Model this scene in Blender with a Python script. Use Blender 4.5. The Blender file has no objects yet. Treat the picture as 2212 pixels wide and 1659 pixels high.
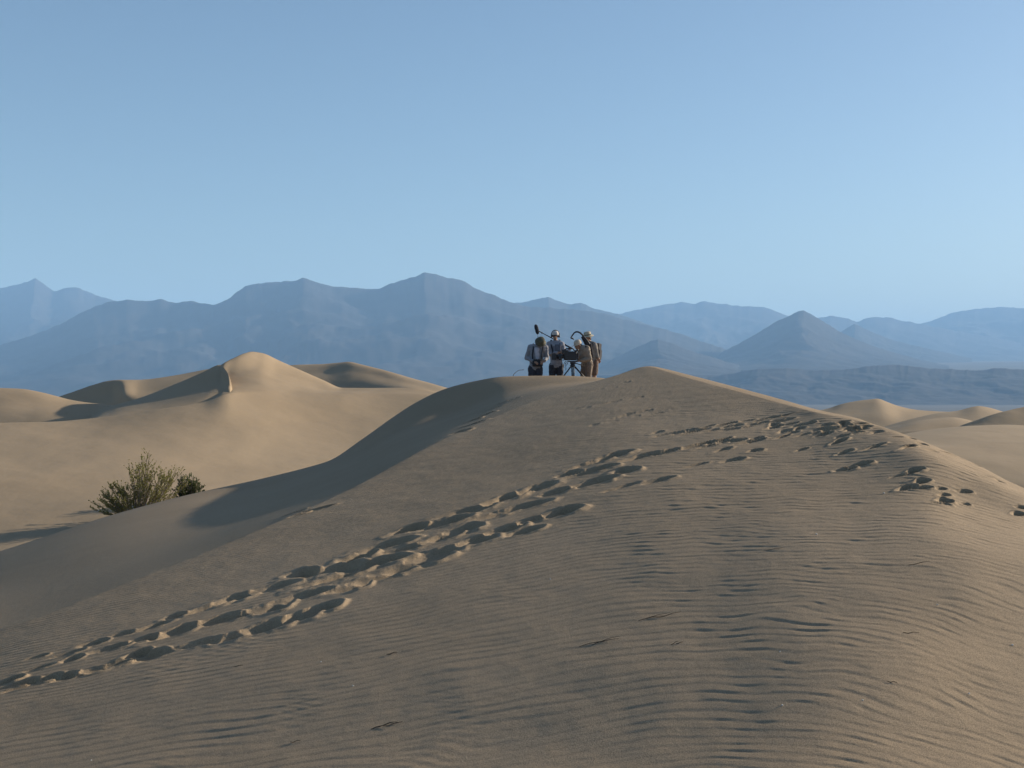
import bpy, math, random
import numpy as np
from mathutils import Vector, Matrix

scene = bpy.context.scene
col = scene.collection
rad = math.radians

# ------------------------------------------------------------------ camera, sky, sun, exposure
FOC = 2670.0            # focal length in photo units (frame 2212 x 1659)
CX, CY = 1106.0, 829.5
cam_d = bpy.data.cameras.new('camera')
cam_d.sensor_width = 36.0
cam_d.lens = 36.0 * FOC / 2212.0
cam_d.clip_start = 0.1
cam_d.clip_end = 200000.0
cam = bpy.data.objects.new('camera', cam_d)
cam.location = (0, 0, 0)
cam.rotation_euler = (rad(90), 0, 0)
col.objects.link(cam)
scene.camera = cam

SUN_AZ, SUN_EL = 64.0, 17.0      # degrees right of the view axis, above the horizon
world = bpy.data.worlds.new('World')
scene.world = world
world.use_nodes = True
wn = world.node_tree.nodes
wl = world.node_tree.links
bg = wn['Background']
sky = wn.new('ShaderNodeTexSky')
sky.sky_type = 'NISHITA'
sky.sun_disc = False
sky.sun_elevation = rad(SUN_EL)
sky.sun_rotation = rad(SUN_AZ)
sky.altitude = 0.0
sky.air_density = 1.0
sky.dust_density = 0.7
sky.ozone_density = 2.3
wl.new(sky.outputs['Color'], bg.inputs['Color'])
bg.inputs['Strength'].default_value = 0.06

sun_d = bpy.data.lights.new('sun', 'SUN')
sun_d.energy = 5.0
sun_d.angle = rad(0.5)
sun_d.color = (1.0, 0.88, 0.71)
sun = bpy.data.objects.new('sun', sun_d)
sdir = Vector((math.cos(rad(SUN_EL)) * math.sin(rad(SUN_AZ)), math.cos(rad(SUN_EL)) * math.cos(rad(SUN_AZ)), math.sin(rad(SUN_EL))))
sun.rotation_euler = sdir.to_track_quat('Z', 'Y').to_euler()
col.objects.link(sun)

scene.view_settings.view_transform = 'Standard'
scene.view_settings.look = 'None'
scene.view_settings.gamma = 1.0
scene.view_settings.exposure = 1.08
scene.view_settings.use_curve_mapping = False
scene.render.engine = 'CYCLES'
scene.cycles.max_bounces = 6
scene.cycles.diffuse_bounces = 3
scene.cycles.volume_bounces = 1
scene.cycles.use_denoising = True

# ------------------------------------------------------------------ numeric helpers
def hash2(ix, iy, seed):
    h = (ix.astype(np.int64) * 374761393 + iy.astype(np.int64) * 668265263 + seed * 1442695041) & 0xFFFFFFFF
    h = ((h ^ (h >> 13)) * 1274126177) & 0xFFFFFFFF
    h = (h ^ (h >> 16)) & 0xFFFFFFFF
    return h.astype(np.float64) / 4294967295.0

def noise(x, y, seed=0):
    """smooth gradient noise, about -1..1"""
    ix = np.floor(x); iy = np.floor(y)
    fx = x - ix; fy = y - iy
    u = fx * fx * fx * (fx * (fx * 6 - 15) + 10)
    v = fy * fy * fy * (fy * (fy * 6 - 15) + 10)
    def g(dx, dy):
        a = hash2(ix + dx, iy + dy, seed) * 2 * np.pi
        return np.cos(a) * (fx - dx) + np.sin(a) * (fy - dy)
    n0 = g(0, 0) * (1 - u) + g(1, 0) * u
    n1 = g(0, 1) * (1 - u) + g(1, 1) * u
    return (n0 * (1 - v) + n1 * v) * 1.5

def fbm(x, y, seed=0, octaves=4, gain=0.5):
    t = np.zeros(np.broadcast(x, y).shape); a = 1.0; f = 1.0
    for o in range(octaves):
        t += a * noise(x * f, y * f, seed + o * 17)
        a *= gain; f *= 2.03
    return t

def ridged(x, y, seed=0, octaves=4):
    t = 0.0; a = 1.0; f = 1.0; w = 0.0
    for o in range(octaves):
        t = t + a * (1 - np.abs(noise(x * f, y * f, seed + o * 31)))
        w += a; a *= 0.5; f *= 2.1
    return t / w

def smooth(a, b, x):
    t = np.clip((x - a) / (b - a), 0, 1)
    return t * t * (3 - 2 * t)

def pchip_slopes(x, y):
    """x, y: (K, N) arrays along axis 0"""
    h = np.diff(x, axis=0); d = np.diff(y, axis=0) / h
    m = np.zeros_like(y)
    if len(x) == 2:
        m[:] = d[0]
        return m
    w1 = 2 * h[1:] + h[:-1]; w2 = h[1:] + 2 * h[:-1]
    same = d[1:] * d[:-1] > 0
    with np.errstate(divide='ignore', invalid='ignore'):
        hm = (w1 + w2) / (w1 / d[:-1] + w2 / d[1:])
    m[1:-1] = np.where(same, np.nan_to_num(hm), 0)
    m[0] = d[0]; m[-1] = d[-1]
    return m

def hermite(x0, x1, y0, y1, m0, m1, x):
    h = x1 - x0; t = (x - x0) / h
    t2 = t * t; t3 = t2 * t
    return (2 * t3 - 3 * t2 + 1) * y0 + (t3 - 2 * t2 + t) * h * m0 + (-2 * t3 + 3 * t2) * y1 + (t3 - t2) * h * m1

def pchip1(xp, yp, x):
    xp = np.asarray(xp, float); yp = np.asarray(yp, float)
    m = pchip_slopes(xp[:, None], yp[:, None])[:, 0]
    xc = np.clip(x, xp[0], xp[-1])
    i = np.clip(np.searchsorted(xp, xc) - 1, 0, len(xp) - 2)
    return hermite(xp[i], xp[i + 1], yp[i], yp[i + 1], m[i], m[i + 1], xc)

def blur_cols(a, n, it=2):
    """box blur along axis 1"""
    if n < 1:
        return a
    for _ in range(it):
        p = np.pad(a, ((0, 0), (n, n)), mode='edge')
        c = np.cumsum(p, axis=1)
        c = np.concatenate([np.zeros((a.shape[0], 1)), c], axis=1)
        a = (c[:, 2 * n + 1:] - c[:, :-2 * n - 1]) / (2 * n + 1)
    return a

# ------------------------------------------------------------------ object helpers
def tag(o, label=None, cat=None, group=None, kind=None):
    if label: o['label'] = label
    if cat: o['category'] = cat
    if group: o['group'] = group
    if kind: o['kind'] = kind
    return o

def link(name, me, mat=None, parent=None):
    o = bpy.data.objects.new(name, me)
    col.objects.link(o)
    if mat and me is not None and not me.materials:
        me.materials.append(mat)
    if parent:
        o.parent = parent
    return o

def empty(name, loc, rz=0.0):
    o = bpy.data.objects.new(name, None)
    o.location = loc; o.rotation_euler = (0, 0, rz)
    o.empty_display_size = 0.2
    col.objects.link(o)
    return o

def mesh_arrays(name, verts, faces, smooth_shade=True):
    """verts (N,3) array; faces (M,4) or (M,3) int array"""
    me = bpy.data.meshes.new(name)
    verts = np.ascontiguousarray(verts, dtype=np.float32)
    faces = np.ascontiguousarray(faces, dtype=np.int32)
    n = faces.shape[1]
    me.vertices.add(len(verts)); me.vertices.foreach_set('co', verts.ravel())
    me.loops.add(faces.size); me.loops.foreach_set('vertex_index', faces.ravel())
    me.polygons.add(len(faces))
    me.polygons.foreach_set('loop_start', np.arange(0, faces.size, n, dtype=np.int32))
    me.polygons.foreach_set('loop_total', np.full(len(faces), n, dtype=np.int32))
    me.polygons.foreach_set('use_smooth', np.full(len(faces), smooth_shade, dtype=bool))
    me.update(calc_edges=True)
    me.validate()
    return me

def grid_faces(nr, nc):
    i = np.arange(nr - 1)[:, None] * nc + np.arange(nc - 1)[None, :]
    i = i.ravel()
    return np.stack([i, i + 1, i + nc + 1, i + nc], axis=1)

class MB:
    """collects simple shapes in one mesh"""
    def __init__(s): s.v = []; s.f = []
    def add(s, verts, faces):
        b = len(s.v)
        s.v += [tuple(p) for p in verts]
        s.f += [tuple(b + i for i in f) for f in faces]
    def box(s, c, size, M=None, bev=0.0):
        x, y, z = [q / 2 for q in size]
        P = []
        b = min(bev, x * .9, y * .9, z * .9)
        if b <= 0:
            P = [(sx * x, sy * y, sz * z) for sz in (-1, 1) for sy in (-1, 1) for sx in (-1, 1)]
            F = [(0, 2, 3, 1), (4, 5, 7, 6), (0, 1, 5, 4), (2, 6, 7, 3), (0, 4, 6, 2), (1, 3, 7, 5)]
        else:   # chamfered along the vertical edges and top / bottom rims
            oct_ = lambda ix, iy: [(ix, iy - b), (ix - b, iy), (-ix + b, iy), (-ix, iy - b), (-ix, -iy + b), (-ix + b, -iy), (ix - b, -iy), (ix, -iy + b)]
            for zz, k in ((-z, b), (-z + b, 0), (z - b, 0), (z, b)):
                P += [(px, py, zz) for px, py in oct_(x - k, y - k)]
            F = [tuple(range(7, -1, -1)), tuple(range(24, 32))]
            for r in range(3):
                for q in range(8):
                    F.append((r * 8 + q, r * 8 + (q + 1) % 8, r * 8 + 8 + (q + 1) % 8, r * 8 + 8 + q))
        M = M or Matrix()
        s.add([Vector(c) + (M @ Vector(p)) for p in P], F)
    def tube(s, pts, radii, n=8, caps=True):
        pts = [Vector(p) for p in pts]
        if not hasattr(radii, '__len__'): radii = [radii] * len(pts)
        rings = []; up = None
        for i, p in enumerate(pts):
            d = (pts[min(i + 1, len(pts) - 1)] - pts[max(i - 1, 0)]).normalized()
            if up is None:
                up = Vector((0, 0, 1)) if abs(d.z) < .9 else Vector((1, 0, 0))
            a = d.cross(up).normalized(); up = a.cross(d).normalized()
            rings.append([p + radii[i] * (math.cos(t) * a + math.sin(t) * up) for t in [2 * math.pi * k / n for k in range(n)]])
        V = [q for r in rings for q in r]; F = []
        for i in range(len(pts) - 1):
            for k in range(n):
                F.append((i * n + k, i * n + (k + 1) % n, (i + 1) * n + (k + 1) % n, (i + 1) * n + k))
        if caps:
            F.append(tuple(range(n - 1, -1, -1))); F.append(tuple((len(pts) - 1) * n + k for k in range(n)))
        s.add(V, F)
    def capsule(s, p0, r0, p1, r1, n=12):
        p0 = Vector(p0); p1 = Vector(p1); d = p1 - p0
        if d.length < 1e-5: d = Vector((0, 0, 1e-4))
        u = d.normalized(); pts = []; rr = []
        for a in (-85, -60, -30, 0):
            pts.append(p0 + u * r0 * math.sin(rad(a))); rr.append(r0 * math.cos(rad(a)))
        for a in (0, 30, 60, 85):
            pts.append(p1 + u * r1 * math.sin(rad(a))); rr.append(r1 * math.cos(rad(a)))
        pts[4] = p1 + u * 1e-4 * 0
        if (pts[4] - pts[3]).length < 1e-5: pts.pop(4); rr.pop(4)
        s.tube(pts, rr, n)
    def ball(s, c, size, M=None, n=14, m=9):
        c = Vector(c); M = M or Matrix(); V = []; F = []
        for i in range(m + 1):
            a = -math.pi / 2 + math.pi * i / m
            ca = max(math.cos(a), 0.02)
            for k in range(n):
                t = 2 * math.pi * k / n
                V.append(c + M @ Vector((size[0] * ca * math.cos(t), size[1] * ca * math.sin(t), size[2] * math.sin(a))))
        for i in range(m):
            for k in range(n):
                F.append((i * n + k, i * n + (k + 1) % n, (i + 1) * n + (k + 1) % n, (i + 1) * n + k))
        F.append(tuple(range(n - 1, -1, -1))); F.append(tuple(m * n + k for k in range(n)))
        s.add(V, F)
    def lathe(s, prof, c=(0, 0, 0), M=None, n=20, sx=1.0, sy=1.0, warp=None):
        c = Vector(c); M = M or Matrix(); V = []; F = []
        for (r, z) in prof:
            for k in range(n):
                t = 2 * math.pi * k / n
                dz = warp(r, t) if warp else 0.0
                V.append(c + M @ Vector((r * sx * math.cos(t), r * sy * math.sin(t), z + dz)))
        for i in range(len(prof) - 1):
            for k in range(n):
                F.append((i * n + k, i * n + (k + 1) % n, (i + 1) * n + (k + 1) % n, (i + 1) * n + k))
        s.add(V, F)
    def mesh(s, name, smooth_shade=True):
        me = bpy.data.meshes.new(name)
        me.from_pydata([tuple(p) for p in s.v], [], s.f)
        if smooth_shade:
            me.polygons.foreach_set('use_smooth', [True] * len(me.polygons))
        me.update()
        return me
    def build(s, name, mat, parent=None, smooth_shade=True):
        return link(name, s.mesh(name, smooth_shade), mat, parent)

def remeshed(name, mb, voxel, mat, parent, smooth_it=3, wob=0.0, seed=1):
    """one continuous skin round overlapping shapes"""
    tmp = bpy.data.objects.new('tmp', mb.mesh('tmp', False))
    col.objects.link(tmp)
    m = tmp.modifiers.new('r', 'REMESH'); m.mode = 'VOXEL'; m.voxel_size = voxel
    if smooth_it:
        k = tmp.modifiers.new('s', 'SMOOTH'); k.factor = 0.5; k.iterations = smooth_it
    dg = bpy.context.evaluated_depsgraph_get()
    me = bpy.data.meshes.new_from_object(tmp.evaluated_get(dg))
    bpy.data.objects.remove(tmp)
    n = len(me.vertices)
    if wob and n:
        co = np.empty(n * 3, np.float32); me.vertices.foreach_get('co', co); co = co.reshape(-1, 3)
        no = np.empty(n * 3, np.float32); me.vertices.foreach_get('normal', no); no = no.reshape(-1, 3)
        w = fbm(co[:, 0] * 9 + co[:, 1] * 5, co[:, 2] * 11 + co[:, 1] * 4, seed, 3)
        co = co + no * (w * wob)[:, None]
        me.vertices.foreach_set('co', np.ascontiguousarray(co, np.float32).ravel())
    me.name = name
    me.polygons.foreach_set('use_smooth', [True] * len(me.polygons))
    me.update()
    return link(name, me, mat, parent)

# ------------------------------------------------------------------ materials
def new_mat(name, color, rough=0.8, metal=0.0, var=0.0, scale=20.0, spec=0.3):
    m = bpy.data.materials.new(name); m.use_nodes = True
    nt = m.node_tree; b = nt.nodes['Principled BSDF']
    b.inputs['Roughness'].default_value = rough
    b.inputs['Metallic'].default_value = metal
    b.inputs['Specular IOR Level'].default_value = spec
    b.inputs['Base Color'].default_value = (*color, 1)
    if var:
        tc = nt.nodes.new('ShaderNodeTexCoord')
        nz = nt.nodes.new('ShaderNodeTexNoise'); nz.inputs['Scale'].default_value = scale; nz.inputs['Detail'].default_value = 4
        nt.links.new(tc.outputs['Object'], nz.inputs['Vector'])
        rp = nt.nodes.new('ShaderNodeValToRGB')
        rp.color_ramp.elements[0].position = .3; rp.color_ramp.elements[1].position = .7
        rp.color_ramp.elements[0].color = (*[c * (1 - var) for c in color], 1)
        rp.color_ramp.elements[1].color = (*[min(1, c * (1 + var)) for c in color], 1)
        nt.links.new(nz.outputs['Fac'], rp.inputs['Fac'])
        nt.links.new(rp.outputs['Color'], b.inputs['Base Color'])
    return m

def sand_material(name, color, grain=True, ripple=False):
    m = bpy.data.materials.new(name); m.use_nodes = True
    nt = m.node_tree; N = nt.nodes; L = nt.links; b = N['Principled BSDF']
    b.inputs['Roughness'].default_value = 0.95
    b.inputs['Specular IOR Level'].default_value = 0.1
    tc = N.new('ShaderNodeTexCoord')
    def nz(scale, detail=3, rough=.6):
        n = N.new('ShaderNodeTexNoise'); n.inputs['Scale'].default_value = scale
        n.inputs['Detail'].default_value = detail; n.inputs['Roughness'].default_value = rough
        L.new(tc.outputs['Object'], n.inputs['Vector']); return n
    def ramp(src, a, bb, ca, cb):
        r = N.new('ShaderNodeValToRGB')
        r.color_ramp.elements[0].position = a; r.color_ramp.elements[1].position = bb
        r.color_ramp.elements[0].color = ca; r.color_ramp.elements[1].color = cb
        L.new(src, r.inputs['Fac']); return r
    c = color
    big = nz(0.35 if grain else 0.05, 5)
    r1 = ramp(big.outputs['Fac'], .3, .7, (c[0] * .93, c[1] * .92, c[2] * .9, 1), (c[0] * 1.06, c[1] * 1.06, c[2] * 1.06, 1))
    out = r1.outputs['Color']
    hgt = None
    if grain:
        sp = nz(170, 2, .7)
        r2 = ramp(sp.outputs['Fac'], .35, .68, (.62, .62, .63, 1), (1.22, 1.2, 1.18, 1))
        mx = N.new('ShaderNodeMix'); mx.data_type = 'RGBA'; mx.blend_type = 'MULTIPLY'; mx.inputs[0].default_value = 1.0
        L.new(out, mx.inputs[6]); L.new(r2.outputs['Color'], mx.inputs[7]); out = mx.outputs[2]
        g1 = nz(120, 4, .7)
        bp = N.new('ShaderNodeBump'); bp.inputs['Strength'].default_value = .5; bp.inputs['Distance'].default_value = .006
        L.new(g1.outputs['Fac'], bp.inputs['Height'])
        g2 = nz(14, 3, .6)
        bp2 = N.new('ShaderNodeBump'); bp2.inputs['Strength'].default_value = .35; bp2.inputs['Distance'].default_value = .012
        L.new(g2.outputs['Fac'], bp2.inputs['Height']); L.new(bp.outputs['Normal'], bp2.inputs['Normal'])
        L.new(bp2.outputs['Normal'], b.inputs['Normal'])
    else:
        g2 = nz(1.1, 5, .6)
        bp2 = N.new('ShaderNodeBump'); bp2.inputs['Strength'].default_value = .22; bp2.inputs['Distance'].default_value = .12
        L.new(g2.outputs['Fac'], bp2.inputs['Height'])
        L.new(bp2.outputs['Normal'], b.inputs['Normal'])
    L.new(out, b.inputs['Base Color'])
    return m

SANDC = (0.322, 0.244, 0.162)
M_sand = sand_material('sand_near', SANDC, True)
M_sandfar = sand_material('sand_far', SANDC, False)
M_valley = new_mat('valley_floor', (0.13, 0.115, 0.095), 0.95, var=.15, scale=.002, spec=.05)
M_rock = new_mat('mountain_rock', (0.045, 0.04, 0.038), 0.95, var=.25, scale=.0022, spec=.05)

# ------------------------------------------------------------------ terrain: lofted dunes
def P(px, py, Y):
    """a photo point at depth Y as (azimuth, ground distance, height)"""
    u = (px - CX) / FOC
    return (math.atan(u), Y * math.sqrt(1 + u * u), (CY - py) / FOC * Y)

def Pz(px, Y, Z):
    u = (px - CX) / FOC
    return (math.atan(u), Y * math.sqrt(1 + u * u), Z)

def loft(curves, th, rows, blur=0, sharp=None):
    """curves front to back, each a list of (azimuth, distance, height); returns r, z grids (rows, cols)"""
    K = len(curves)
    R = np.zeros((K, len(th))); Z = np.zeros((K, len(th)))
    for k, c in enumerate(curves):
        c = sorted(c)
        a = [p[0] for p in c]
        R[k] = pchip1(a, [p[1] for p in c], th)
        Z[k] = pchip1(a, [p[2] for p in c], th)
    for k in range(1, K):
        R[k] = np.maximum(R[k], R[k - 1] + 0.05)
    m = pchip_slopes(R, Z); mf = m.copy(); mb_ = m.copy()     # slopes arriving at and leaving each curve
    for k, wf in (sharp or {}).items():
        w = wf(th)
        a = pchip_slopes(R[:k + 1], Z[:k + 1])[-1]; b = pchip_slopes(R[k:], Z[k:])[0]
        mf[k] = m[k] * (1 - w) + a * w; mb_[k] = m[k] * (1 - w) + b * w
    rr = []; zz = []
    for k in range(K - 1):
        n = rows[k]
        for j in range(n + (1 if k == K - 2 else 0)):
            t = j / n
            r = 1.0 / ((1 - t) / R[k] + t / R[k + 1])
            rr.append(r); zz.append(hermite(R[k], R[k + 1], Z[k], Z[k + 1], mb_[k], mf[k + 1], r))
    rr = np.array(rr); zz = np.array(zz)
    if blur:
        rr = blur_cols(rr, blur); zz = blur_cols(zz, blur)
    return rr, zz

def sheet(name, th, rr, zz, mat, kind='structure'):
    x = rr * np.sin(th)[None, :]; y = rr * np.cos(th)[None, :]
    v = np.stack([x, y, zz], axis=-1).reshape(-1, 3)
    o = link(name, mesh_arrays(name, v, grid_faces(*rr.shape)), mat)
    o['kind'] = kind
    return o

# --- the foreground dune the camera stands on
K = []
def side(k_r, lz90, z180, rz90):
    """the curve's course outside the picture, round behind the camera"""
    return [(rad(-180), k_r, z180), (rad(-90), k_r, lz90), (rad(90), k_r, rz90), (rad(180), k_r, z180)]
K.append([(rad(-180), .5, -1.72), (0, .5, -1.75), (rad(180), .5, -1.72)])
def PL(px, py, k=1.0):
    """point of the long even flank, a plane falling to the left"""
    return P(px, py, k * 2.32 / ((py - CY) / FOC + .18 * (px - CX) / FOC + .09))
K.append([PL(x, 1700) for x in (-400, 0, 400, 800, 1106, 1450)] + [PL(1800, 1700, 1.01), P(2212, 1700, 5.13), P(2600, 1700, 5.5)] + side(5, -2.6, -1.8, -1.75))
K.append([PL(*p) for p in [(-400, 1560), (0, 1500), (400, 1470), (800, 1450), (1106, 1440), (1500, 1425)]] + [PL(1880, 1420, 1.012), P(2212, 1420, 6.64), P(2600, 1430, 7.1)] + side(8, -3.1, -1.9, -1.85))
K.append([PL(*p) for p in [(-400, 1530), (0, 1440), (400, 1340), (800, 1255), (1106, 1210), (1500, 1180), (1750, 1190)]] + [PL(2050, 1208, 1.03), P(2212, 1215, 8.15), P(2600, 1240, 8.6)] + side(11, -3.6, -2.0, -2.1))
K.append([PL(*p) for p in [(-400, 1500), (0, 1405), (400, 1270), (800, 1150), (1106, 1080), (1500, 1030, 1.01), (1800, 1030, 1.035), (2000, 1060, 1.05)]] + [P(2100, 1090, 10.1), P(2212, 1120, 9.9), P(2600, 1190, 10.2)] + side(14, -4.0, -2.2, -2.4))
K.append([PL(*p) for p in [(-400, 1470), (0, 1385), (400, 1235), (800, 1075), (1106, 965), (1400, 920), (1600, 910, 1.02), (1770, 915, 1.035), (1900, 940, 1.04), (2000, 975, 1.045)]] + [P(2100, 1020, 11.2), P(2212, 1070, 10.7), P(2600, 1160, 10.9)] + side(17, -4.4, -2.4, -2.7))
K.append([PL(*p) for p in [(-400, 1440), (0, 1360), (300, 1250), (500, 1170), (750, 1060), (1000, 930), (1200, 850), (1340, 808), (1388, 794.5), (1405, 791), (1424, 797), (1500, 820, 1.005), (1600, 847, 1.015), (1700, 874, 1.025), (1770, 892, 1.03), (1860, 909, 1.055), (1960, 941, 1.07)]] + [P(2100, 1000, 12.2), P(2212, 1055, 11.4), P(2600, 1150, 11.5)] + side(20, -4.7, -2.6, -3))
K.append([PL(*p, 1.05) for p in [(-400, 1410), (0, 1325), (300, 1220), (500, 1145), (750, 1040), (1000, 912), (1200, 838), (1300, 822)]] +
         [PL(1405, 790, 1.02), PL(1424, 793.5, 1.03), PL(1500, 812, 1.045), PL(1600, 838, 1.06), PL(1700, 865, 1.07), PL(1770, 885, 1.08), PL(1860, 905, 1.1), Pz(1960, 14.3, -.76), Pz(2100, 13.5, -1.0), Pz(2212, 12.7, -1.25), Pz(2600, 12.9, -1.6)] + side(23, -5, -2.8, -3.3))
K.append([P(*p) for p in [(-400, 1340, 20), (0, 1217, 19.5), (300, 1123, 21.6), (400, 1097, 22.8), (500, 1074, 24), (600, 1045, 25.6), (750, 992, 28), (850, 939, 28.8), (900, 920, 29.2), (1000, 888, 30.2), (1050, 868, 30.6), (1090, 852, 30.8), (1150, 838, 31), (1200, 831, 31), (1300, 823, 31)]] +
         [Pz(1405, 28, .0), Pz(1500, 26, -.6), Pz(1600, 23.5, -.95), Pz(1770, 20, -1.3), Pz(1960, 17.3, -1.7), Pz(2212, 14.6, -2), Pz(2600, 14, -2.2)] + side(25.5, -5.2, -3, -3.5))
K.append([P(*p) for p in [(-400, 1300, 25), (0, 1190, 24), (250, 1110, 26.6), (400, 1070, 28.2), (560, 1035, 30.6), (700, 1000, 33), (780, 950, 33.4), (850, 900, 33.6), (900, 868, 33.7), (960, 840, 33.7), (1020, 824, 33.5), (1090, 813, 33.3), (1200, 811, 33), (1300, 816, 32.5)]] +
         [Pz(1405, 31, -.25), Pz(1500, 29, -1.1), Pz(1600, 27, -1.6), Pz(1770, 24, -2.1), Pz(1960, 21, -2.6), Pz(2212, 18, -2.9), Pz(2600, 16, -3)] + side(28, -5.4, -3.2, -3.8))
K.append([Pz(-400, 28, -5.2), Pz(0, 27.5, -4.1), Pz(250, 29.5, -3.5), Pz(400, 31, -3.2), Pz(700, 35.2, -2.6), Pz(850, 35.4, -1.4), Pz(960, 35.4, -.7), Pz(1020, 35.1, -.47), Pz(1090, 34.7, -.32), Pz(1200, 34.5, -.3), Pz(1300, 34.0, -.27), Pz(1405, 33.6, -.5), Pz(1500, 33, -2), Pz(1770, 30, -3.3), Pz(2212, 26, -4), Pz(2600, 24, -4.2)] + side(34, -5.8, -3.6, -4.3))
K.append([Pz(-400, 40, -7.4), Pz(0, 40, -6.8), Pz(400, 41, -5.8), Pz(700, 40, -4.6), Pz(850, 39.5, -3.0), Pz(960, 38.6, -1.6), Pz(1090, 37.4, -.45), Pz(1200, 37.0, -.35), Pz(1300, 36.6, -.3), Pz(1405, 36.6, -.8), Pz(1500, 37, -2.8), Pz(1770, 36, -4.4), Pz(2212, 34, -5), Pz(2600, 34, -5.2)] + side(40, -6.4, -4.2, -5))
K.append([Pz(-400, 52, -10), Pz(1106, 52, -9), Pz(2600, 52, -9.5)] + side(52, -10, -9, -9))

N_IN = 1000
th_in = np.linspace(rad(-25), rad(25), N_IN)
th_l = np.linspace(rad(-180), rad(-25), 90)[:-1]
th_r = np.linspace(rad(25), rad(180), 90)[1:]
TH = np.concatenate([th_l, th_in, th_r])
ROWS = [24, 150, 150, 130, 110, 90, 36, 50, 50, 26, 14, 10]
azp = lambda px: math.atan((px - CX) / FOC)
RR, ZZ = loft(K, TH, ROWS, blur=0, sharp={6: lambda t: .92 * (1 - smooth(azp(1760), azp(1900), t)), 7: lambda t: .6 * (1 - smooth(azp(1250), azp(1340), t)) + .5 * smooth(azp(1400), azp(1430), t) * (1 - smooth(azp(1780), azp(1880), t))})
# soften only inside the picture columns (the outer columns are wide apart)
i0 = len(th_l); i1 = i0 + N_IN
blur_w = 5
RR[:, i0:i1] = blur_cols(RR, blur_w)[:, i0:i1]; ZZ[:, i0:i1] = blur_cols(ZZ, blur_w)[:, i0:i1]
# soften along the rows a little, so lofting lines do not show
def blur_rows(a, n, it=2):
    return blur_cols(a.T, n, it).T
ZS = blur_rows(ZZ, 8)
kb = np.cumsum([0] + ROWS)
wrow = np.ones(ZZ.shape[0]); wrow[:30] = 0
wrow[kb[6] - 10:kb[7] + 6] = .25; wrow[kb[7] + 6:] = .5; wrow[kb[9] - 10:] = .1
RRs = blur_rows(RR, 8)
ZZ = ZZ + (np.interp(1, [0, 1], [0, 1]) * wrow)[:, None] * (ZS - ZZ); RR = RR + wrow[:, None] * (RRs - RR)

GX = RR * np.sin(TH)[None, :]; GY = RR * np.cos(TH)[None, :]
GPY = CY - FOC * ZZ / np.maximum(GY, .1)
BASEZ = ZZ.copy()

def ground_hit(px, py, kmin=0):
    """first point of the foreground dune seen through a photo point"""
    u = (px - CX) / FOC
    j = i0 + (math.atan(u) - th_in[0]) / (th_in[1] - th_in[0])
    j = int(min(max(round(j), i0), i1 - 1))
    c = GPY[:, j]
    k = np.argmax((c <= py) & (np.arange(len(c)) > 24 + kmin))
    if c[k] > py: return None
    k0 = max(k - 1, 0)
    t = 0 if c[k0] == c[k] else (c[k0] - py) / (c[k0] - c[k])
    f = lambda A: A[k0, j] * (1 - t) + A[k, j] * t
    return f(GX), f(GY), f(ZZ)

def ground_z(x, y):
    """height of the finished foreground dune"""
    t = math.atan2(x, y); r = math.hypot(x, y)
    j = int(np.argmin(np.abs(TH - t)))
    return float(np.interp(r, RR[:, j], ZZ[:, j]))

# ripples
def ripples(x, y):
    w = fbm(x * .35 + 3, y * .28, 5, 3)
    xr = np.maximum(x - .5, 0); k = .8 * smooth(7.5, 13.5, y)
    c = -k * np.minimum(x - .5, 0) + .75 * (np.sqrt(xr * xr + .25) - .5)
    yy = y + c + .22 * w + .05 * noise(x * 1.6, y * 2.2, 9) + .075 * smooth(.3, 1.8, x) * noise(x * 3.2, y * 2.0, 12)
    ph = np.log(.075 + .0062 * np.maximum(yy, .5)) / .0062 * 2 * np.pi
    s = np.sin(ph + .45 * np.sin(ph)) + .25 * np.sin(2 * ph + .6)
    lam = .075 + .0062 * y
    amp = lam * .0125
    brk = .7 + .5 * fbm(x * .8, y * 1.6, 21, 3)
    brk2 = np.clip(.5 + 1.6 * noise(x * 4.4, y * 8.0, 33), 0, 1.5)
    right = smooth(.2, 1.6, x)
    m = np.clip(brk, .12, 1.3) * (1 - right) + right * np.clip(brk, .1, 1.2) * (.35 + 1.1 * brk2)
    m *= 1 - .75 * smooth(15, 23, y)
    # the plain smooth patch close to the lens
    m *= 1 - .75 * np.exp(-(((x + .1) / .9) ** 2 + ((y - 5.2) / 1.1) ** 2))
    h = amp * m * s
    h += .004 * fbm(x * 2.2, y * 2.2, 41, 3) + .005 * fbm(x * .45, y * .45, 43, 2)
    # short secondary ripples
    ph2 = (y * 1.0 + .35 * x + .12 * noise(x * 2, y * 2, 50)) / .085 * 2 * np.pi
    h += .0009 * np.sin(ph2) * np.clip(noise(x * 1.1, y * 1.3, 55) + .2, 0, 1) * (1 - smooth(9, 14, y))
    return h

fade = (1 - .9 * smooth(25, 31, GY)) * (1 - .8 * smooth(kb[6] - 8, kb[6] + 12, np.arange(ZZ.shape[0], dtype=float)))[:, None]
fade = fade * np.where(GY < 0, 0.4, 1)
ZZ = ZZ + ripples(GX, GY) * fade

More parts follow.
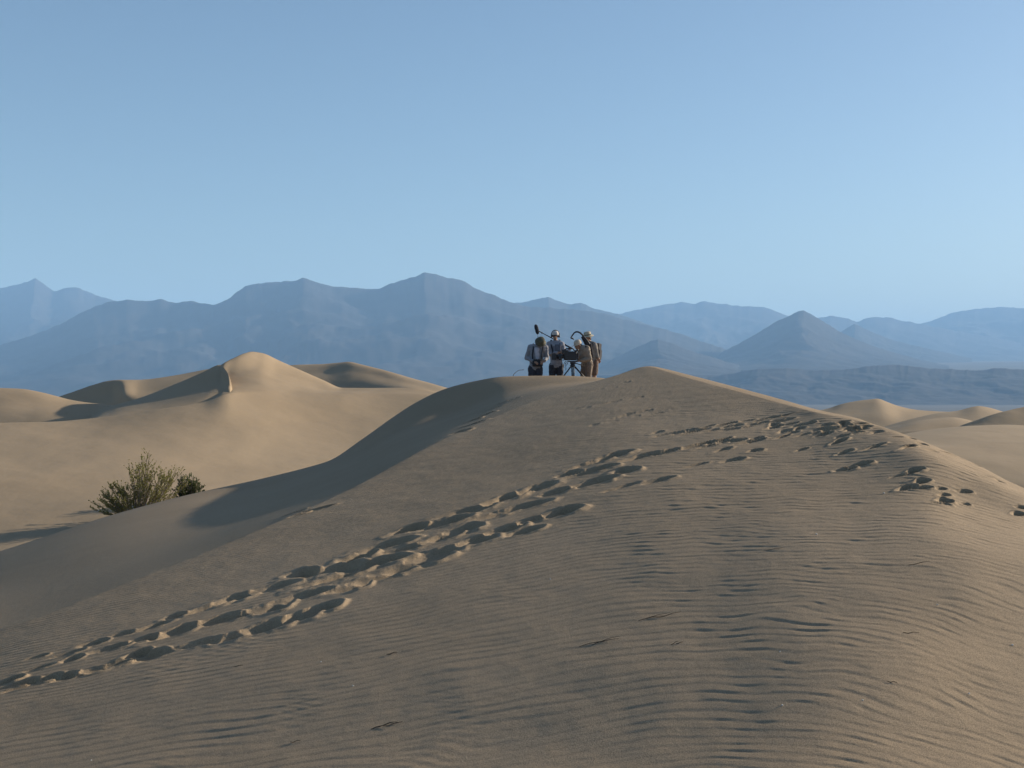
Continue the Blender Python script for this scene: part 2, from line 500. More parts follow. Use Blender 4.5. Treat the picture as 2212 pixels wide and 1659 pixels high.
# footprints: (photo x, photo y, length m, width m, depth m, turn)
rng = random.Random(7)
prints = []
def trail(pts, step, la, lb, dp, jx=10, jy=5, turn=0.0, grow=None):
    pts = [Vector((a, b)) for a, b in pts]
    d = 0.0; acc = []
    for a, b in zip(pts[:-1], pts[1:]):
        n = max(1, int((b - a).length / 4))
        for i in range(n): acc.append(a.lerp(b, i / n))
    last = None
    for p in acc:
        if last is None or (p - last).length > step * rng.uniform(.75, 1.3):
            g = grow(p) if grow else 1.0
            prints.append((p.x + rng.uniform(-jx, jx), p.y + rng.uniform(-jy, jy), la * g * rng.uniform(.65, 1.5), lb * g * rng.uniform(.75, 1.3), dp * g * rng.uniform(.6, 1.35), turn + rng.uniform(-.25, .25)))
            last = p
c6 = lambda x, y: (x * .5, 1061.8 + y * .5)
c8 = lambda x, y: (1061.8 + x * .52, 796.3 + y * .52)
gr = lambda p: .5 + .75 * min(1, max(0, (p.x - 60) / 600))
trail([c8(440, 395), c8(300, 445), c8(120, 530), c6(2100, 60), c6(1980, 110), c6(1780, 165), c6(1560, 295), c6(1250, 372), c6(1160, 425), c6(960, 475), c6(740, 548), c6(560, 612), c6(440, 642), c6(250, 705), c6(60, 750)], 72, .28, .165, .056, grow=gr)
trail([c8(560, 420), c8(400, 480), c8(220, 540), c6(2000, 165), c6(1700, 285), c6(1400, 405), c6(1250, 480), c6(950, 552), c6(780, 612), c6(600, 632), c6(400, 712), c6(150, 778)], 78, .29, .165, .056, grow=gr)
trail([c6(2080, 215), c6(1900, 270), c6(1620, 382), c6(1500, 432), c6(1350, 522), c6(1250, 562), c6(1100, 600), c6(900, 652), c6(750, 684)], 80, .31, .165, .056, grow=gr)
trail([c6(720, 690), c6(600, 704), c6(420, 765), c6(310, 790), c6(180, 822), c6(20, 828), c6(10, 880)], 34, .22, .12, .05)
for p in [c8(310, 592) + (.36, .24, .09), c8(180, 628) + (.22, .16, .07), c8(80, 665) + (.34, .2, .08), c8(160, 672) + (.28, .16, .06), c8(520, 360) + (.5, .2, .08), c8(640, 362) + (.5, .16, .07), c8(735, 345) + (.36, .14, .06),
          c8(440, 420) + (.5, .2, .07), c8(710, 462) + (.32, .13, .045), c8(560, 488) + (.4, .10, .035), c8(860, 398) + (.36, .10, .03), c8(1015, 377) + (.28, .17, .06), c8(1100, 340) + (.22, .14, .05),
          c8(970, 335) + (.26, .12, .04), c8(890, 312) + (.36, .12, .04), c8(1000, 300) + (.26, .1, .035), c8(1110, 288) + (.2, .1, .035)]:
    prints.append(p + (rng.uniform(-.15, .15),))
R2 = 1.35   # prints that point across the view
for p in [c8(1480, 418) + (.21, .15, .065), c8(1548, 396) + (.24, .15, .07), c8(1770, 420) + (.21, .14, .06), c8(1735, 437) + (.3, .1, .04), c8(1790, 467) + (.21, .13, .06), c8(1735, 495) + (.22, .14, .065), c8(1800, 497) + (.2, .11, .06),
          c8(1870, 500) + (.14, .08, .04), c8(1968, 513) + (.16, .1, .05), c8(1885, 526) + (.16, .08, .04), c8(1890, 551) + (.2, .12, .07), c8(1976, 566) + (.1, .07, .04), c8(1880, 563) + (.2, .08, .03), c8(2192, 604) + (.16, .1, .05), c8(2205, 580) + (.12, .08, .05),
          c8(1450, 300) + (.3, .13, .06), c8(1475, 346) + (.25, .12, .04), c8(1295, 334) + (.2, .1, .03), c8(1740, 322) + (.3, .1, .05), c8(1600, 322) + (.35, .1, .04)]:
    prints.append(p + (R2 + rng.uniform(-.3, .3),))
for _ in range(26):     # trampled patch at the crest
    a = rng.gauss(0, 1); 
    prints.append((1762 + a * 62, 912 + abs(rng.gauss(0, 9)) + .05 * abs(a) * 30, rng.uniform(.16, .26), rng.uniform(.11, .16), rng.uniform(.025, .05), rng.uniform(-.8, .8)))
for _ in range(9):
    prints.append((1855 + rng.gauss(0, 32), 928 + rng.gauss(0, 8), rng.uniform(.16, .26), .13, rng.uniform(.025, .05), rng.uniform(-.8, .8)))
trail([(1565, 925), (1650, 912), (1720, 903)], 22, .22, .11, .035)
trail([(1430, 938), (1530, 925), (1590, 925)], 28, .28, .09, .03)
trail([(1690, 940), (1790, 932)], 22, .2, .1, .035)
trail([(1900, 930), (1960, 945), (2060, 985), (2130, 1015), (2190, 1050)], 30, .18, .09, .02)
trail([(1250, 885), (1330, 868), (1400, 860)], 30, .22, .08, .018)
trail([(1300, 845), (1370, 815)], 30, .22, .08, .015)
trail([(1320, 900), (1400, 882), (1440, 897)], 30, .22, .08, .018)
trail([(1290, 920), (1400, 890)], 44, .2, .08, .015)
trail([c8(830, 322), c8(960, 305), c8(1120, 288)], 15, .26, .1, .05)
trail([c8(1200, 190), c8(1060, 225), c8(960, 242)], 22, .3, .08, .04)
trail([c8(880, 250), c8(740, 275)], 26, .4, .07, .03)
trail([c6(1290, 95), c6(1400, 75)], 16, .3, .08, .04)
trail([(1000, 930), (1060, 885), (1110, 855)], 22, .35, .16, .06)

DZ = np.zeros_like(ZZ); RIM = np.zeros_like(ZZ)
for (px, py, la, lb, dp, tn) in prints:
    h = ground_hit(px, py)
    if h is None: continue
    x0, y0, z0 = h
    if px > 1500: la *= .8; lb *= .75
    # pit laid along the sun's bearing, shaped so it fills with shadow
    ang = math.atan2(sdir.y, sdir.x) + (tn if abs(tn) < .9 else rng.uniform(-.4, .4))
    R_ = max(la, lb) * 1.6
    tc_ = math.atan2(x0, y0); dt_ = R_ / math.hypot(x0, y0) * 1.3
    ja = max(int(np.searchsorted(TH, tc_ - dt_)), 0); jb = int(np.searchsorted(TH, tc_ + dt_)) + 1
    ii = np.nonzero((np.abs(GX[:, ja:jb] - x0) < R_) & (np.abs(GY[:, ja:jb] - y0) < R_))
    if len(ii[0]) == 0: continue
    ii = (ii[0], ii[1] + ja)
    dx = GX[ii] - x0; dy = GY[ii] - y0
    wob = 1 + .16 * noise(GX[ii] * 7, GY[ii] * 7, int(px) % 97)
    p_ = dx * math.cos(ang) + dy * math.sin(ang); q_ = -dx * math.sin(ang) + dy * math.cos(ang)
    # a foot pushed in: steep on the uphill side, slumping out downhill
    a = np.where(p_ > 0, p_ / (la * .45), p_ / (la * .9)); b = q_ / (lb * .62)
    e = np.sqrt(a * a + b * b) * wob
    up = smooth(-.5, .3, a)
    pit = -dp * (up * (1 - smooth(.62, 1.0, e)) + (1 - up) * (1 - smooth(.15, 1.0, e)))
    lip = dp * .28 * np.exp(-((e - 1.18) / .22) ** 2) * (.25 + .75 * up)
    DZ[ii] = np.minimum(DZ[ii], pit); RIM[ii] = np.maximum(RIM[ii], lip)
DZ = np.where(DZ < -.004, DZ, DZ + RIM)
# loose crumbled sand round the trodden places
DZ += np.where(np.abs(DZ) > .002, .003, 0) * fbm(GX * 11, GY * 11, 77, 2)
ZZ = ZZ + DZ
fg = sheet('sand_dune', TH, RR, ZZ, M_sand)
tag(fg, 'large rippled foreground dune crossed by deep footprint trails', kind='structure')

# --- dunes farther off
def far_dune(name, curves, p0, p1, ncols, rows, label, wob=.05, seed=3, blur=5, mat=None, sharp=None):
    th = np.linspace(math.atan((p0 - CX) / FOC), math.atan((p1 - CX) / FOC), ncols)
    rr, zz = loft(curves, th, rows, blur, sharp)
    x = rr * np.sin(th)[None, :]; y = rr * np.cos(th)[None, :]
    zz = zz + wob * fbm(x * .16, y * .16, seed, 3)
    o = sheet(name, th, rr, zz, mat or M_sandfar)
    tag(o, label, kind='structure')
    return o, th, rr, zz

A0 = [Pz(-400, 40, -8.2), Pz(300, 42, -7.8), Pz(1106, 46, -8)]
A1 = [Pz(-400, 54, -6.6), P(0, 1145, 54), P(250, 1125, 55), P(420, 1095, 58), P(700, 1075, 66), Pz(1106, 72, -7)]
A2 = [P(-400, 1060, 62), P(0, 1050, 63), P(300, 1030, 67), P(600, 1000, 76), P(900, 965, 85), P(1106, 940, 88)]
A3 = [P(-400, 985, 71), P(0, 980, 72), P(300, 950, 77.5), P(500, 925, 83), P(700, 912, 90), P(900, 895, 95), P(1106, 890, 96)]
A4 = [P(-400, 918, 80), P(0, 912, 82), P(100, 911, 83), P(190, 905, 84.5), P(330, 886, 86.3), P(440, 868, 88.5), P(490, 850, 90.2), P(508, 847, 91.2), P(560, 846, 93.6), P(650, 850, 96.8), P(740, 850, 99), P(850, 850, 101), P(960, 854, 101), P(1106, 865, 100)]
A5 = [Pz(-400, 83, -4), Pz(0, 85, -3.9), Pz(190, 93, -3.7), Pz(330, 101.8, -3.0), Pz(440, 102, -1.4), Pz(464, 102.1, -.3), P(480, 806, 102.2), P(492, 812, 101.9), P(504, 811, 101.9), P(530, 805, 103), P(560, 799, 105), P(600, 808, 106), P(650, 824, 105.5), P(700, 838, 104.5), P(740, 843, 103.8), P(850, 843, 104), P(930, 847, 103.6), P(1106, 862, 102)]
A6 = [Pz(-400, 92, -5), Pz(0, 95, -5), Pz(330, 104, -3.2), Pz(445, 104.3, -.1), P(476, 789, 104.8), P(505, 774, 107), P(530, 763, 109.5), P(545, 760, 111), P(565, 763, 112), P(600, 778, 112.5), P(650, 800, 111.5), P(700, 822, 110), P(740, 838, 108), P(800, 838.5, 107), P(850, 838, 106.8), P(890, 838, 106.4), P(920, 841, 106), P(950, 848, 105.6), P(1106, 870, 104)]
A7 = [Pz(-400, 110, -9), Pz(300, 118, -8), Pz(545, 118, -1.5), Pz(740, 114, -3.4), Pz(900, 112, -3), Pz(1106, 110, -5)]
A8 = [Pz(-400, 140, -12), Pz(1106, 140, -12)]
lit, th1, rr1, zz1 = far_dune('sand_dune', [A0, A1, A2, A3, A4, A5, A6, A7, A8], -400, 1106, 560, [10, 30, 30, 30, 40, 30, 40, 14, 6], 'tall sunlit dune peak behind the shrubs', blur=1, sharp={4: lambda t: 1 - smooth(azp(500), azp(640), t), 6: lambda t: np.full_like(t, .6)})

def lit_z(x, y):
    t = math.atan2(x, y); r = math.hypot(x, y)
    j = int(np.argmin(np.abs(th1 - t)))
    return float(np.interp(r, rr1[:, j], zz1[:, j]))

# the shaded slip face tucked behind the sunlit crest
B0 = [Pz(150, 83, -5), Pz(330, 84, -4.6), Pz(440, 86.5, -4), Pz(503.6, 88.5, -3)]
B1 = [Pz(150, 86, -4.2), P(190, 909, 85.5), P(240, 901, 85.8), P(330, 889, 87), P(440, 867, 89.2), P(474, 857, 90.5), P(490, 852, 90.8), P(498, 850, 90.9), Pz(503.6, 91, -1.0)]
B2 = [Pz(150, 90, -4.3), P(190, 907, 89), P(240, 889, 90.4), P(330, 868, 93), P(440, 836, 95.6), P(474, 824, 96.4), P(490, 827, 94.4), P(498, 836, 92.8), Pz(503.6, 91.8, -.95)]
B3 = [Pz(150, 97, -4.6), P(190, 905, 98.5), P(215, 886, 99.5), P(240, 876.5, 100), P(300, 860, 100.4), P(390, 825, 101), P(440, 803, 101.3), P(475, 788, 101.6), P(486, 797, 99), P(494, 810, 96.5), P(500, 828, 94.2), P(502, 842, 92.5), Pz(503.6, 92.3, -.85)]
B4 = [Pz(150, 104, -8), Pz(330, 104, -5.5), Pz(475, 104, .7), Pz(486, 101.5, .2), Pz(494, 99.5, -.1), Pz(500, 97, -.35), Pz(503.6, 94, -1.1)]
far_dune('sand_dune', [B0, B1, B2, B3, B4], 150, 503.6, 300, [6, 40, 50, 24, 8], 'dark shaded slip face beside the sunlit peak', blur=1, sharp={3: lambda t: np.full_like(t, .9)}, wob=.02, seed=8)

# low hummock at the picture's edge
H0 = [Pz(-500, 90, -5.5), Pz(0, 92, -5.2), Pz(330, 95, -5)]
H1 = [P(-500, 930, 95), P(0, 918, 96), P(120, 918, 96), P(240, 908, 96), Pz(330, 97, -4.6)]
H2 = [P(-500, 885, 101), P(0, 872, 102), P(85, 876, 102), P(150, 887, 101), P(240, 893, 100), Pz(330, 100, -3.9)]
H3 = [P(-500, 852, 109), P(0, 838, 110), P(50, 839, 110), P(85, 845, 109.5), P(115, 854, 109), P(150, 864, 108), P(190, 870, 107), P(240, 874.5, 106), P(330, 884, 104)]
H4 = [Pz(-500, 130, -6), Pz(330, 120, -7)]
far_dune('sand_dune', [H0, H1, H2, H3, H4], -500, 330, 260, [6, 20, 24, 24, 10], 'low grey hummock with a lit rim at the left edge', blur=5, seed=11)

# dune with dark notch behind the hummock
D0 = [Pz(60, 120, -6), Pz(500, 120, -4)]
D1 = [P(60, 905, 124), P(130, 898, 124), P(210, 893, 124), P(265, 880, 124), P(300, 880, 123), P(400, 872, 123), P(500, 860, 124)]
D2 = [P(60, 890, 128), P(130, 874, 128.5), P(200, 866, 129), P(240, 850, 130), P(268, 846, 127), P(300, 850, 127), P(400, 840, 128), P(500, 825, 130)]
D3 = [P(60, 880, 133), P(130, 856, 133), P(160, 846, 133.5), P(200, 832, 134), P(232, 823, 134), P(260, 820, 134), P(300, 820, 135), P(350, 815, 136), P(400, 807, 138), P(450, 797, 140), P(500, 788, 142)]
D4 = [Pz(60, 160, -10), Pz(500, 165, -8)]
far_dune('sand_dune', [D0, D1, D2, D3, D4], 60, 500, 260, [6, 30, 30, 30, 8], 'distant dune with a dark hollow under its pale top', blur=2, seed=14, wob=.03)

# brown dune behind the peak
E0 = [Pz(560, 140, -5), Pz(750, 134, -5), Pz(1040, 103, -5)]
E1 = [P(560, 850, 148), P(750, 842, 143), P(820, 842, 138), P(900, 852, 130), P(1040, 876, 117)]
E2 = [P(560, 816, 158), P(700, 806, 157), P(750, 803, 154), P(780, 807, 151), P(820, 815, 147), P(870, 826, 141), P(920, 838, 136), P(965, 849, 131), P(1040, 866, 126)]
E3 = [P(560, 800, 168), P(640, 788, 167), P(700, 786, 166), P(735, 783, 165), P(752, 781.5, 164), P(780, 787, 160), P(820, 797, 155), P(870, 811, 149), P(920, 825, 144), P(965, 838, 139), P(1040, 858, 133)]
E4 = [Pz(560, 190, -8), Pz(1040, 185, -9)]
far_dune('sand_dune', [E0, E1, E2, E3, E4], 560, 1040, 220, [4, 24, 30, 24, 6], 'brownish shaded dune showing behind the sunlit peak', blur=2, seed=17, wob=.03)

# dunes on the other side
F0 = [Pz(1600, 40, -9), Pz(2700, 40, -9)]
F1 = [P(1600, 1080, 48), P(1900, 1040, 48), P(2212, 1050, 48), P(2700, 1060, 48)]
F2 = [P(1600, 990, 56), P(1900, 965, 57), P(2212, 960, 58), P(2700, 975, 58)]
F3 = [P(1600, 965, 66), P(1900, 946, 68), P(1960, 935, 69), P(2020, 926, 70), P(2080, 920, 70), P(2150, 918, 70), P(2212, 920, 70), P(2700, 940, 68)]
F4 = [Pz(1600, 85, -8), Pz(2700, 85, -8)]
far_dune('sand_dune', [F0, F1, F2, F3, F4], 1600, 2700, 260, [6, 20, 30, 40, 8], 'smooth sunlit dune flank below the right-hand crest', blur=6, seed=20)
G0 = [Pz(2040, 84, -6), Pz(2800, 84, -6)]
G1 = [P(2040, 940, 92), P(2095, 932, 92), P(2150, 928, 92.5), P(2212, 926, 93), P(2300, 922, 94), P(2800, 930, 94)]
G3 = [P(2040, 935, 96), P(2085, 915, 96), P(2110, 907, 96), P(2150, 893, 96.5), P(2180, 886, 97), P(2212, 880, 98), P(2260, 866, 99), P(2300, 856, 100), P(2800, 905, 100)]
G4 = [Pz(2040, 115, -8), Pz(2800, 120, -9)]
far_dune('sand_dune', [G0, G1, G3, G4], 2040, 2800, 200, [4, 30, 30, 6], 'dark shaded dune shoulder at the right edge', blur=3, seed=23)
I0 = [Pz(1850, 96, -7), Pz(2200, 96, -7)]
I1 = [P(1850, 950, 100), P(2000, 930, 101), P(2200, 930, 101)]
I3 = [P(1850, 945, 107), P(1940, 920, 108), P(1980, 909, 109), P(2020, 903.5, 109.5), P(2060, 901, 110), P(2085, 905, 109.5), P(2120, 915, 108), P(2200, 930, 107)]
I4 = [Pz(1850, 122, -9), Pz(2200, 122, -9)]
far_dune('sand_dune', [I0, I1, I3, I4], 1850, 2200, 160, [4, 30, 30, 6], 'low grey dune wedge between the paler dunes', blur=3, seed=26, wob=.03)
J0 = [Pz(1900, 122, -7), Pz(2330, 122, -7)]
J1 = [P(1900, 930, 128), P(2100, 915, 128), P(2330, 915, 128)]
J3 = [P(1900, 925, 138), P(1980, 902, 139), P(2030, 892, 140), P(2070, 887, 140.5), P(2100, 879.5, 141), P(2113, 877.5, 141), P(2132, 880, 140.5), P(2165, 889, 139.5), P(2200, 897, 139), P(2330, 910, 138)]
J4 = [Pz(1900, 160, -10), Pz(2330, 160, -10)]
far_dune('sand_dune', [J0, J1, J3, J4], 1900, 2330, 180, [4, 30, 30, 6], 'small pale-capped dune far off between lit dunes', blur=2, seed=29, wob=.03)
L0 = [Pz(1560, 140, -9), Pz(2200, 140, -9)]
L1_ = [P(1560, 960, 146), P(1800, 930, 146), P(1950, 925, 146), P(2200, 925, 146)]
L2_ = [P(1560, 935, 156), P(1780, 898, 157), P(1860, 885, 158), P(1900, 880, 158), P(1950, 893, 157), P(2050, 900, 156), P(2200, 915, 156)]
L3_ = [P(1560, 925, 166), P(1700, 900, 167), P(1790, 882, 168), P(1820, 872, 168.5), P(1850, 866, 169), P(1880, 862.5, 169), P(1896, 860.5, 169), P(1915, 868, 168), P(1940, 877, 167), P(1975, 885, 166), P(2020, 888.5, 165), P(2080, 891, 165), P(2200, 905, 165)]
L4_ = [Pz(1560, 200, -12), Pz(2200, 200, -12)]
far_dune('sand_dune', [L0, L1_, L2_, L3_, L4_], 1560, 2200, 220, [4, 30, 30, 30, 6], 'pale pointed dune farthest to the right beyond the crest', blur=2, seed=32, wob=.03)

# --- valley floor: one sheet to the foot of the mountains and past the horizon
thv = np.linspace(rad(-180), rad(180), 361)
rv = np.array([.2, 30, 60, 120, 180, 260, 400, 700, 1200, 2000, 3000, 4200, 5500, 6500, 8000, 10000, 12000, 15000, 19000, 24000, 34000.])
zc = np.array([-9, -9.3, -10, -11, -13, -16, -22, -36, -50, -64, -80, -96, -108, -114, -119, 20, 130, 240, 330, 380, 400.])
rg = np.repeat(rv[:, None], len(thv), 1)
zg = np.repeat(zc[:, None], len(thv), 1)
leftness = smooth(rad(9), rad(-6), thv) if False else 1 - smooth(rad(-2), rad(8), thv)
zg = zg * 1.0
far = rg > 9000
zg = np.where(far, -110 + (zg + 110) * (1 - .75 * leftness)[None, :], zg)
sheet('valley_floor', thv, rg, zg, M_valley)

# --- mountain ranges
def mountain(name, sil, D, front, back, base, seed, label, jag=1.5, spur=1.0, ncol=None, D_noise=.012):
    p0, p1 = sil[0][0], sil[-1][0]
    n = ncol or int((p1 - p0) / 3.2) + 2
    px = np.linspace(p0, p1, n)
    py = np.interp(px, [s[0] for s in sil], [s[1] for s in sil])
    py = .6 * py + .4 * pchip1([s[0] for s in sil], [s[1] for s in sil], px)
    py = py + jag * fbm(px * .045, px * 0 + seed, seed, 4, .6)
    u = (px - CX) / FOC
    Dk = D * (1 + D_noise * fbm(px * .006, px * 0 + 3.3, seed + 5, 3))
    H = (CY - py) / FOC * Dk
    rows = []
    T = np.concatenate([np.linspace(0, 1, 70), np.linspace(1, 0, 16)[1:]])
    hh = hh0 = np.maximum(H - base, 5)
    hhs = blur_cols(hh0[None, :], max(2, n // 14), 3)[0]
    hmx = hh0.max()
    for k, t in enumerate(T):
        f = k < 70
        Yk = D + (Dk - D) * t - front * (1 - t) * (.75 + .25 * (hhs / hmx)) if f else Dk + back * (1 - t)
        X = u * Yk
        prof = t ** 1.25 if f else t ** 1.1
        shf = (1 - t) * (55 * fbm(px * .007, px * 0 + t * 2.6, seed + 20, 3) + 30 * fbm(px * .02, px * 0 + t * 5, seed + 23, 2)) * min(1.0, (p1 - p0) / 900)
        hh = t * np.interp(px + shf, px, hh0) + (1 - t) * hhs
        wx = .35 * fbm(X / front * 2.2, Yk / front * 2.2, seed + 3, 3); L_ = front * .34
        sp = ridged(X / L_ + wx, Yk / L_ * .8 + wx + 7.7, seed, 5)
        env = t * (1 - t) * 4 * (.55 + .45 * t)
        z = base + hh * prof - spur * hh * .26 * env * (1 - sp) + hh * .07 * env * fbm(X / front * 7, Yk / front * 7, seed + 9, 4)
        z = np.minimum(z, (H * Yk / Dk) - (0 if t >= .999 else .004 * hh))
        z = np.where(t < 1e-6, base - 25, z)
        rows.append(np.stack([X, Yk, z], axis=-1))
    V = np.array(rows)
    me = mesh_arrays(name, V.reshape(-1, 3), grid_faces(len(T), n))
    o = link(name, me, M_rock)
    tag(o, label, kind='structure')
    return o

mountain('mountain', [(-300, 640), (-180, 610), (-80, 632), (0, 622), (40, 614), (62, 608), (77, 600), (90, 610), (105, 622), (118, 628), (135, 624), (160, 620), (185, 628), (215, 640), (255, 651), (330, 680), (420, 720), (520, 780)], 19000, 5200, 3000, 20, 101, 'pointed hazy peak at the far left of the range')
mountain('mountain', [(-700, 700), (-450, 735), (-250, 765), (-60, 765), (0, 745), (60, 728), (130, 700), (190, 668), (240, 651), (275, 648), (320, 650), (345, 646), (365, 651), (385, 654), (410, 650), (440, 655), (465, 658), (490, 648), (510, 632), (530, 618), (560, 612), (610, 608), (640, 606), (655, 600), (675, 606), (700, 615), (740, 620), (780, 623), (820, 624), (845, 612), (880, 602), (900, 596), (915, 589), (940, 592), (960, 598), (1000, 606), (1015, 615), (1030, 625), (1070, 638), (1100, 652), (1140, 662), (1230, 668), (1300, 676), (1350, 690), (1450, 715), (1560, 752), (1680, 790)], 13500, 5600, 3500, -115, 211, 'broad high blue mountain range with a flat-topped double summit')
mountain('mountain', [(980, 720), (1060, 690), (1100, 655), (1130, 653), (1165, 645), (1185, 641), (1210, 652), (1230, 657), (1255, 655), (1290, 668), (1330, 677), (1400, 700), (1480, 730), (1560, 770)], 16500, 4200, 3000, 60, 307, 'middle mountain shoulder behind the film crew', ncol=260)
mountain('mountain', [(1240, 720), (1340, 677), (1400, 665), (1440, 657), (1470, 653), (1500, 656), (1520, 650), (1545, 655), (1600, 661), (1650, 663), (1690, 678), (1720, 690), (1760, 688), (1800, 682), (1830, 688), (1850, 695), (1880, 685), (1920, 686), (1960, 695), (1990, 700), (2050, 712), (2150, 730), (2300, 760)], 22000, 6000, 3500, 200, 401, 'pale distant mountain range beyond the cone-shaped hill')
mountain('mountain', [(1900, 730), (1960, 706), (1990, 699), (2020, 690), (2060, 675), (2110, 667), (2160, 663), (2212, 666), (2330, 655), (2500, 668), (2700, 690), (2900, 720)], 24500, 6000, 3500, 230, 503, 'palest rounded mountain at the far right')
mountain('mountain', [(1480, 792), (1540, 770), (1600, 740), (1640, 717), (1680, 693), (1705, 682), (1722, 674), (1735, 670), (1748, 676), (1765, 687), (1785, 698), (1810, 714), (1850, 733), (1900, 752), (1980, 775), (2050, 790)], 13000, 3600, 2500, 110, 607, 'cone-shaped pointed blue hill right of the crew', ncol=280, jag=1.0)
mountain('mountain', [(1780, 740), (1810, 722), (1830, 708), (1845, 700), (1860, 706), (1880, 716), (1930, 735), (2000, 752), (2100, 775)], 16500, 2600, 2000, 200, 701, 'small pale peak beside the cone-shaped hill', ncol=160, jag=1.0)
mountain('mountain', [(1290, 792), (1330, 772), (1380, 748), (1405, 737), (1420, 733), (1450, 741), (1490, 757), (1540, 772), (1600, 790)], 10800, 2600, 2000, 60, 809, 'low rounded blue hill below the cone-shaped hill', ncol=160, jag=1.0)
mountain('mountain', [(1420, 835), (1525, 815), (1560, 810), (1600, 803), (1640, 797), (1700, 795), (1760, 800), (1830, 798), (1880, 790), (1940, 788), (2000, 795), (2060, 798), (2120, 800), (2150, 795), (2212, 798), (2300, 790), (2450, 805), (2600, 830)], 8300, 1500, 900, -121, 907, 'dark low hills on the valley floor at the right', ncol=420, jag=1.2)

#PEOPLE_START
# ------------------------------------------------------------------ the film crew on the crest
M_skin = new_mat('skin', (0.30, 0.17, 0.11), .6, var=.08, scale=30)
M_shirt_grey = new_mat('shirt_grey', (0.22, 0.22, 0.24), .9, var=.12, scale=14)
M_shirt_white = new_mat('shirt_white', (0.26, 0.26, 0.29), .9, var=.10, scale=14)
M_shirt_khaki = new_mat('shirt_khaki', (0.24, 0.2, 0.16), .9, var=.12, scale=14)
M_shirt_stone = new_mat('shirt_stone', (0.2, 0.185, 0.17), .9, var=.12, scale=14)
M_tee = new_mat('tee_pale', (0.44, 0.43, 0.48), .9, var=.05, scale=14)
M_navy = new_mat('trousers_dark', (0.035, 0.037, 0.05), .9, var=.2, scale=18)
M_brown = new_mat('shorts_brown', (0.12, 0.085, 0.07), .9, var=.2, scale=18)
M_khaki_dk = new_mat('trousers_khaki', (0.15, 0.115, 0.09), .9, var=.2, scale=18)
M_black = new_mat('black_gear', (0.022, 0.023, 0.027), .5, var=.2, scale=30, spec=.4)
M_blackfab = new_mat('black_fabric', (0.03, 0.03, 0.036), .9, var=.25, scale=40)
M_metal = new_mat('dark_metal', (0.06, 0.06, 0.065), .35, metal=.8)
M_olive = new_mat('cap_olive', (0.085, 0.08, 0.055), .9, var=.2, scale=25)
M_cap = new_mat('cap_pale', (0.52, 0.47, 0.43), .9, var=.1, scale=25)
M_captan = new_mat('cap_tan', (0.50, 0.42, 0.33), .9, var=.1, scale=25)
M_hat = new_mat('hat_tan', (0.40, 0.36, 0.27), .9, var=.12, scale=25)
M_hair = new_mat('hair_dark', (0.03, 0.022, 0.018), .8, var=.2, scale=60)
M_shoe = new_mat('boot_brown', (0.10, 0.07, 0.05), .8, var=.2, scale=30)
M_glass = new_mat('lens_glass', (0.02, 0.02, 0.03), .05, spec=.8)

def crop_pt(cx, cy, Y):
    """point of the enlarged crew picture at depth Y"""
    px = (1240 + cx / 8.508) * .8848; py = (770 + cy / 8.508) * .8848
    return Vector(((px - CX) / FOC * Y, Y, (CY - py) / FOC * Y))

def look_matrix(d):
    """rotation that turns local -y to d, keeping z as up as it can"""
    f = Vector(d).normalized()
    y = -f
    x = Vector((0, 0, 1)).cross(f)
    x = -x if x.length > 1e-4 else Vector((1, 0, 0))
    x = x.normalized()
    x = y.cross(Vector((0, 0, 1))).normalized() if abs(y.z) < .999 else Vector((1, 0, 0))
    z = x.cross(y).normalized()
    return Matrix((x, y, z)).transposed()

def hand(mb, wrist, d, normal, curl=.7, s=1.0, thumb_side=1):
    """palm, four unequal bent fingers, a thumb from the side of the palm"""
    d = Vector(d).normalized(); n = Vector(normal); n = (n - d * n.dot(d)).normalized(); a = d.cross(n)
    wrist = Vector(wrist)
    mb.capsule(wrist, .026 * s, wrist + d * .03 * s, .03 * s)
    for q in (-1, 0, 1):
        mb.capsule(wrist + d * .02 * s + a * q * .018 * s, .017 * s, wrist + d * .085 * s + a * q * .024 * s, .015 * s)
    for q, ln in ((-1.5, .062), (-.5, .08), (.5, .085), (1.5, .074)):
        p = wrist + d * .09 * s + a * q * .019 * s * thumb_side
        d1 = (d * math.cos(curl * .5) + n * math.sin(curl * .5)); d2 = (d * math.cos(curl * 1.5) + n * math.sin(curl * 1.5)); d3 = (d * math.cos(curl * 2.2) + n * math.sin(curl * 2.2))
        p1 = p + d1 * ln * .5 * s; p2 = p1 + d2 * ln * .3 * s; p3 = p2 + d3 * ln * .25 * s
        mb.capsule(p - d * .02 * s, .0105 * s, p1, .0098 * s, 8); mb.capsule(p1, .0098 * s, p2, .009 * s, 8); mb.capsule(p2, .009 * s, p3, .0082 * s, 8)
    b = wrist + d * .03 * s + a * .03 * s * thumb_side
    t1 = b + (d * .7 + a * .7 * thumb_side + n * .3).normalized() * .04 * s; t2 = t1 + (d * .85 + n * .55).normalized() * .032 * s
    mb.capsule(b, .015 * s, t1, .012 * s, 8); mb.capsule(t1, .012 * s, t2, .010 * s, 8)

